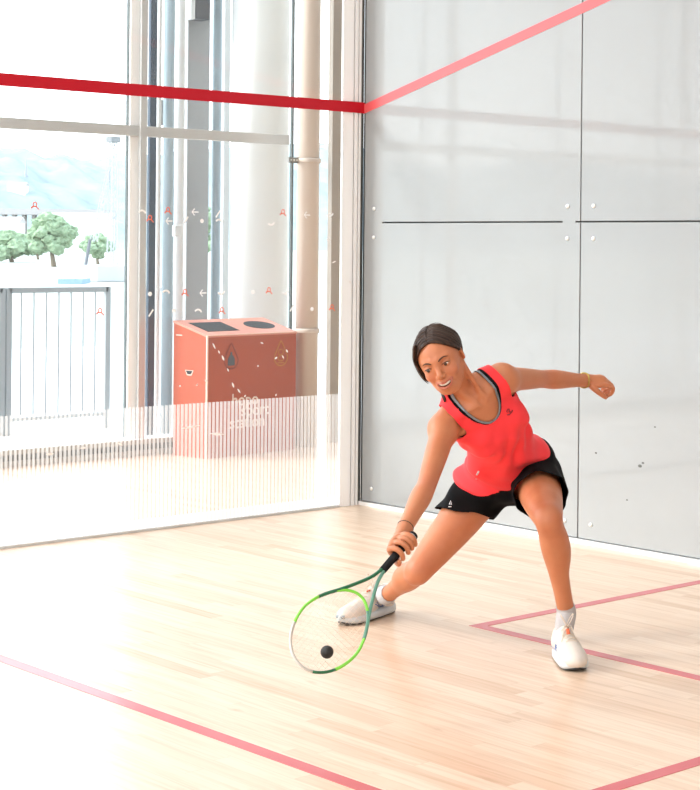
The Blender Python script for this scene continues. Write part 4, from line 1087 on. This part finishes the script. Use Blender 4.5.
    return P
def onfloor(px_, py_):
    v = ray(px_, py_); t = (.004-CAM[2])/v[2]; return np.array([(px_-PX)*t/FPX, -(py_-PY)*t/FPX, -t])
footP_L = foot(onfloor(559.5, 654.5), onfloor(578, 671)+np.array([0, 0, .012]), ankL, 1)
footP_R = foot(onfloor(393, 610), onfloor(339, 625.5), ankR, -1)
# shirt emblem, shorts emblem
def on_surf(V, px_, py_, e=.002):
    """front-most point of a cloth mesh in the direction of the picture column/row"""
    u = PX+V[:, 0]/-V[:, 2]*FPX; v = PY-V[:, 1]/-V[:, 2]*FPX; d = np.hypot(u-px_, v-py_); c = np.where(d < max(1.6, d.min()+.5))[0]
    k_ = c[np.argmax(V[c, 2])]; return V[k_]+np.array([0, 0, e])
def ink(name, m, paths, w, V, parent):
    b = MB()
    for pth in paths: b.tube([on_surf(V, *q) for q in pth], [(w, .0008)]*len(pth), 6)
    pbuild(b, name, m, parent)
ink('emblem', mat('dark_red_print', (.16, .004, .012), .6), [[(508.5, 412), (507.5, 410), (509, 408.2), (510.5, 409), (510, 411)], [(513.5, 409.5), (512.8, 412), (510.5, 414.5), (508, 415.8)], [(511.6, 412), (511, 410.5)]], .0018, sV, o_shirt)
ink('reflective_strip', mat('reflective_grey', (.55, .45, .45), .4), [[(478, 472), (476.5, 476), (475, 480)]], .003, sV, o_shirt)
ink('emblem', mat('white_logo', (.75, .75, .75), .5), [[(448, 504), (449.5, 499.5), (451.5, 503), (448.6, 502.5)], [(447.5, 505.5), (451.5, 505)]], .0016, hV, o_sh)

# ================================================================ RACKET
Ld = np.linalg.norm(tip-butt)
def rk(a, w_, n=0): return butt+RA*a+Rw*w_+Rn*n
rac = empty('squash_racket', Vector(world(butt))); inv = Matrix.Translation(-Vector(world(butt)))
tag(rac, 'green squash racket with black grip held low in her right hand', 'racket')
def rbuild(b, name, m, parent=None):
    b.bm.transform(inv @ WM); return b.build(name, m, parent or rac, True)
gr_dk = mat('racket_dark_green', (.01, .13, .05), .35, coat=.4); gr_lt = mat('racket_lime', (.22, .70, .06), .35, coat=.4); gr_teal = mat('racket_teal', (.12, .30, .22), .4); gr_w = mat('racket_silver', (.62, .60, .55), .35, .2); grip_m = mat('black_grip', (.006, .006, .007), .8, spec=.3)
b = MB(); b.tube([rk(0, 0), rk(.004, 0), rk(.02, 0), rk(.10, 0), rk(.185, 0)], [(.0155, .0155), (.0175, .0165), (.0150, .0135), (.0148, .0130), (.0135, .012)], 14, flat=tuple(Rw)); rbuild(b, 'grip', grip_m)
b = MB(); b.tube([rk(.012, 0), rk(.020, 0)], .0178, 16); rbuild(b, 'butt_band', gr_w)
HL, HW = .325, .104; hc = Ld-HL/2
def head(t):  # teardrop head
    x = math.cos(t); y = math.sin(t); return hc-HL/2*x, HW*y*(1-.16*x*(1 if x > 0 else .0))
segs = [(-45, 32, gr_lt), (32, 62, gr_teal), (62, 125, gr_lt), (125, 158, gr_dk), (158, 245, gr_w), (245, 290, gr_lt), (290, 315, gr_dk)]
for a, c, m_ in segs:
    n_ = max(4, int((c-a)/5)); b = MB(); b.tube([rk(*head(math.radians(a+(c-a)*i/n_))) for i in range(n_+1)], [(.0047, .0062)]*(n_+1), 10); rbuild(b, 'frame_section', m_)
for sg_ in (-1, 1):
    e0 = head(math.radians(sg_*58)); e1_ = head(math.radians(sg_*70))
    b = MB(); pts = [rk(.18, sg_*.004), rk(.225, sg_*.010), rk(.265, sg_*.024), rk(lerp(.265, e0[0], .6), lerp(sg_*.024, e0[1], .55)), rk(*e0), rk(*e1_)]
    # smooth the arm
    P5 = [np.array(q) for q in pts]
    for _ in range(2):
        nq = [P5[0]]
        for u0, u1 in zip(P5, P5[1:]): nq += [u0*.75+u1*.25, u0*.25+u1*.75]
        P5 = nq+[P5[-1]]
    b.tube(P5, (lambda n: [(.0056, .0066)]*n)(len(P5)), 10); rbuild(b, 'throat_arm', gr_dk if sg_ < 0 else gr_teal)
str_m = mat('string', (.85, .70, .58), .5)
b = MB(); ns = 15
for i in range(1, ns):
    y = -HW+2*HW*i/ns
    ts = [t for t in np.linspace(0, math.pi, 200)]; 
    xs = [head(t)[0] for t in ts if abs(abs(head(t)[1])-abs(y)) < .0018] if abs(y) > .002 else [head(0)[0], head(math.pi)[0]]
    if len(xs) > 1: b.tube([rk(min(xs), y), rk(max(xs), y)], .0004, 4)
for i in range(1, 19):
    t = math.acos(1-2*i/19); x, y = head(t); b.tube([rk(x, -y), rk(x, y)], .0004, 4)
rbuild(b, 'strings', str_m)

# ================================================================ BALL
bq = B(327, 652, 5.10); b = MB(); b.sphere((0, 0, 0), 0.0190, 32, 20)
o = b.build('squash_ball', mat('black_rubber', (.012, .011, .011), .55, bump=.2), None, True); o.location = Vector(world(bq))
tag(o, 'small black rubber squash ball in the air in front of the racket strings', 'ball')
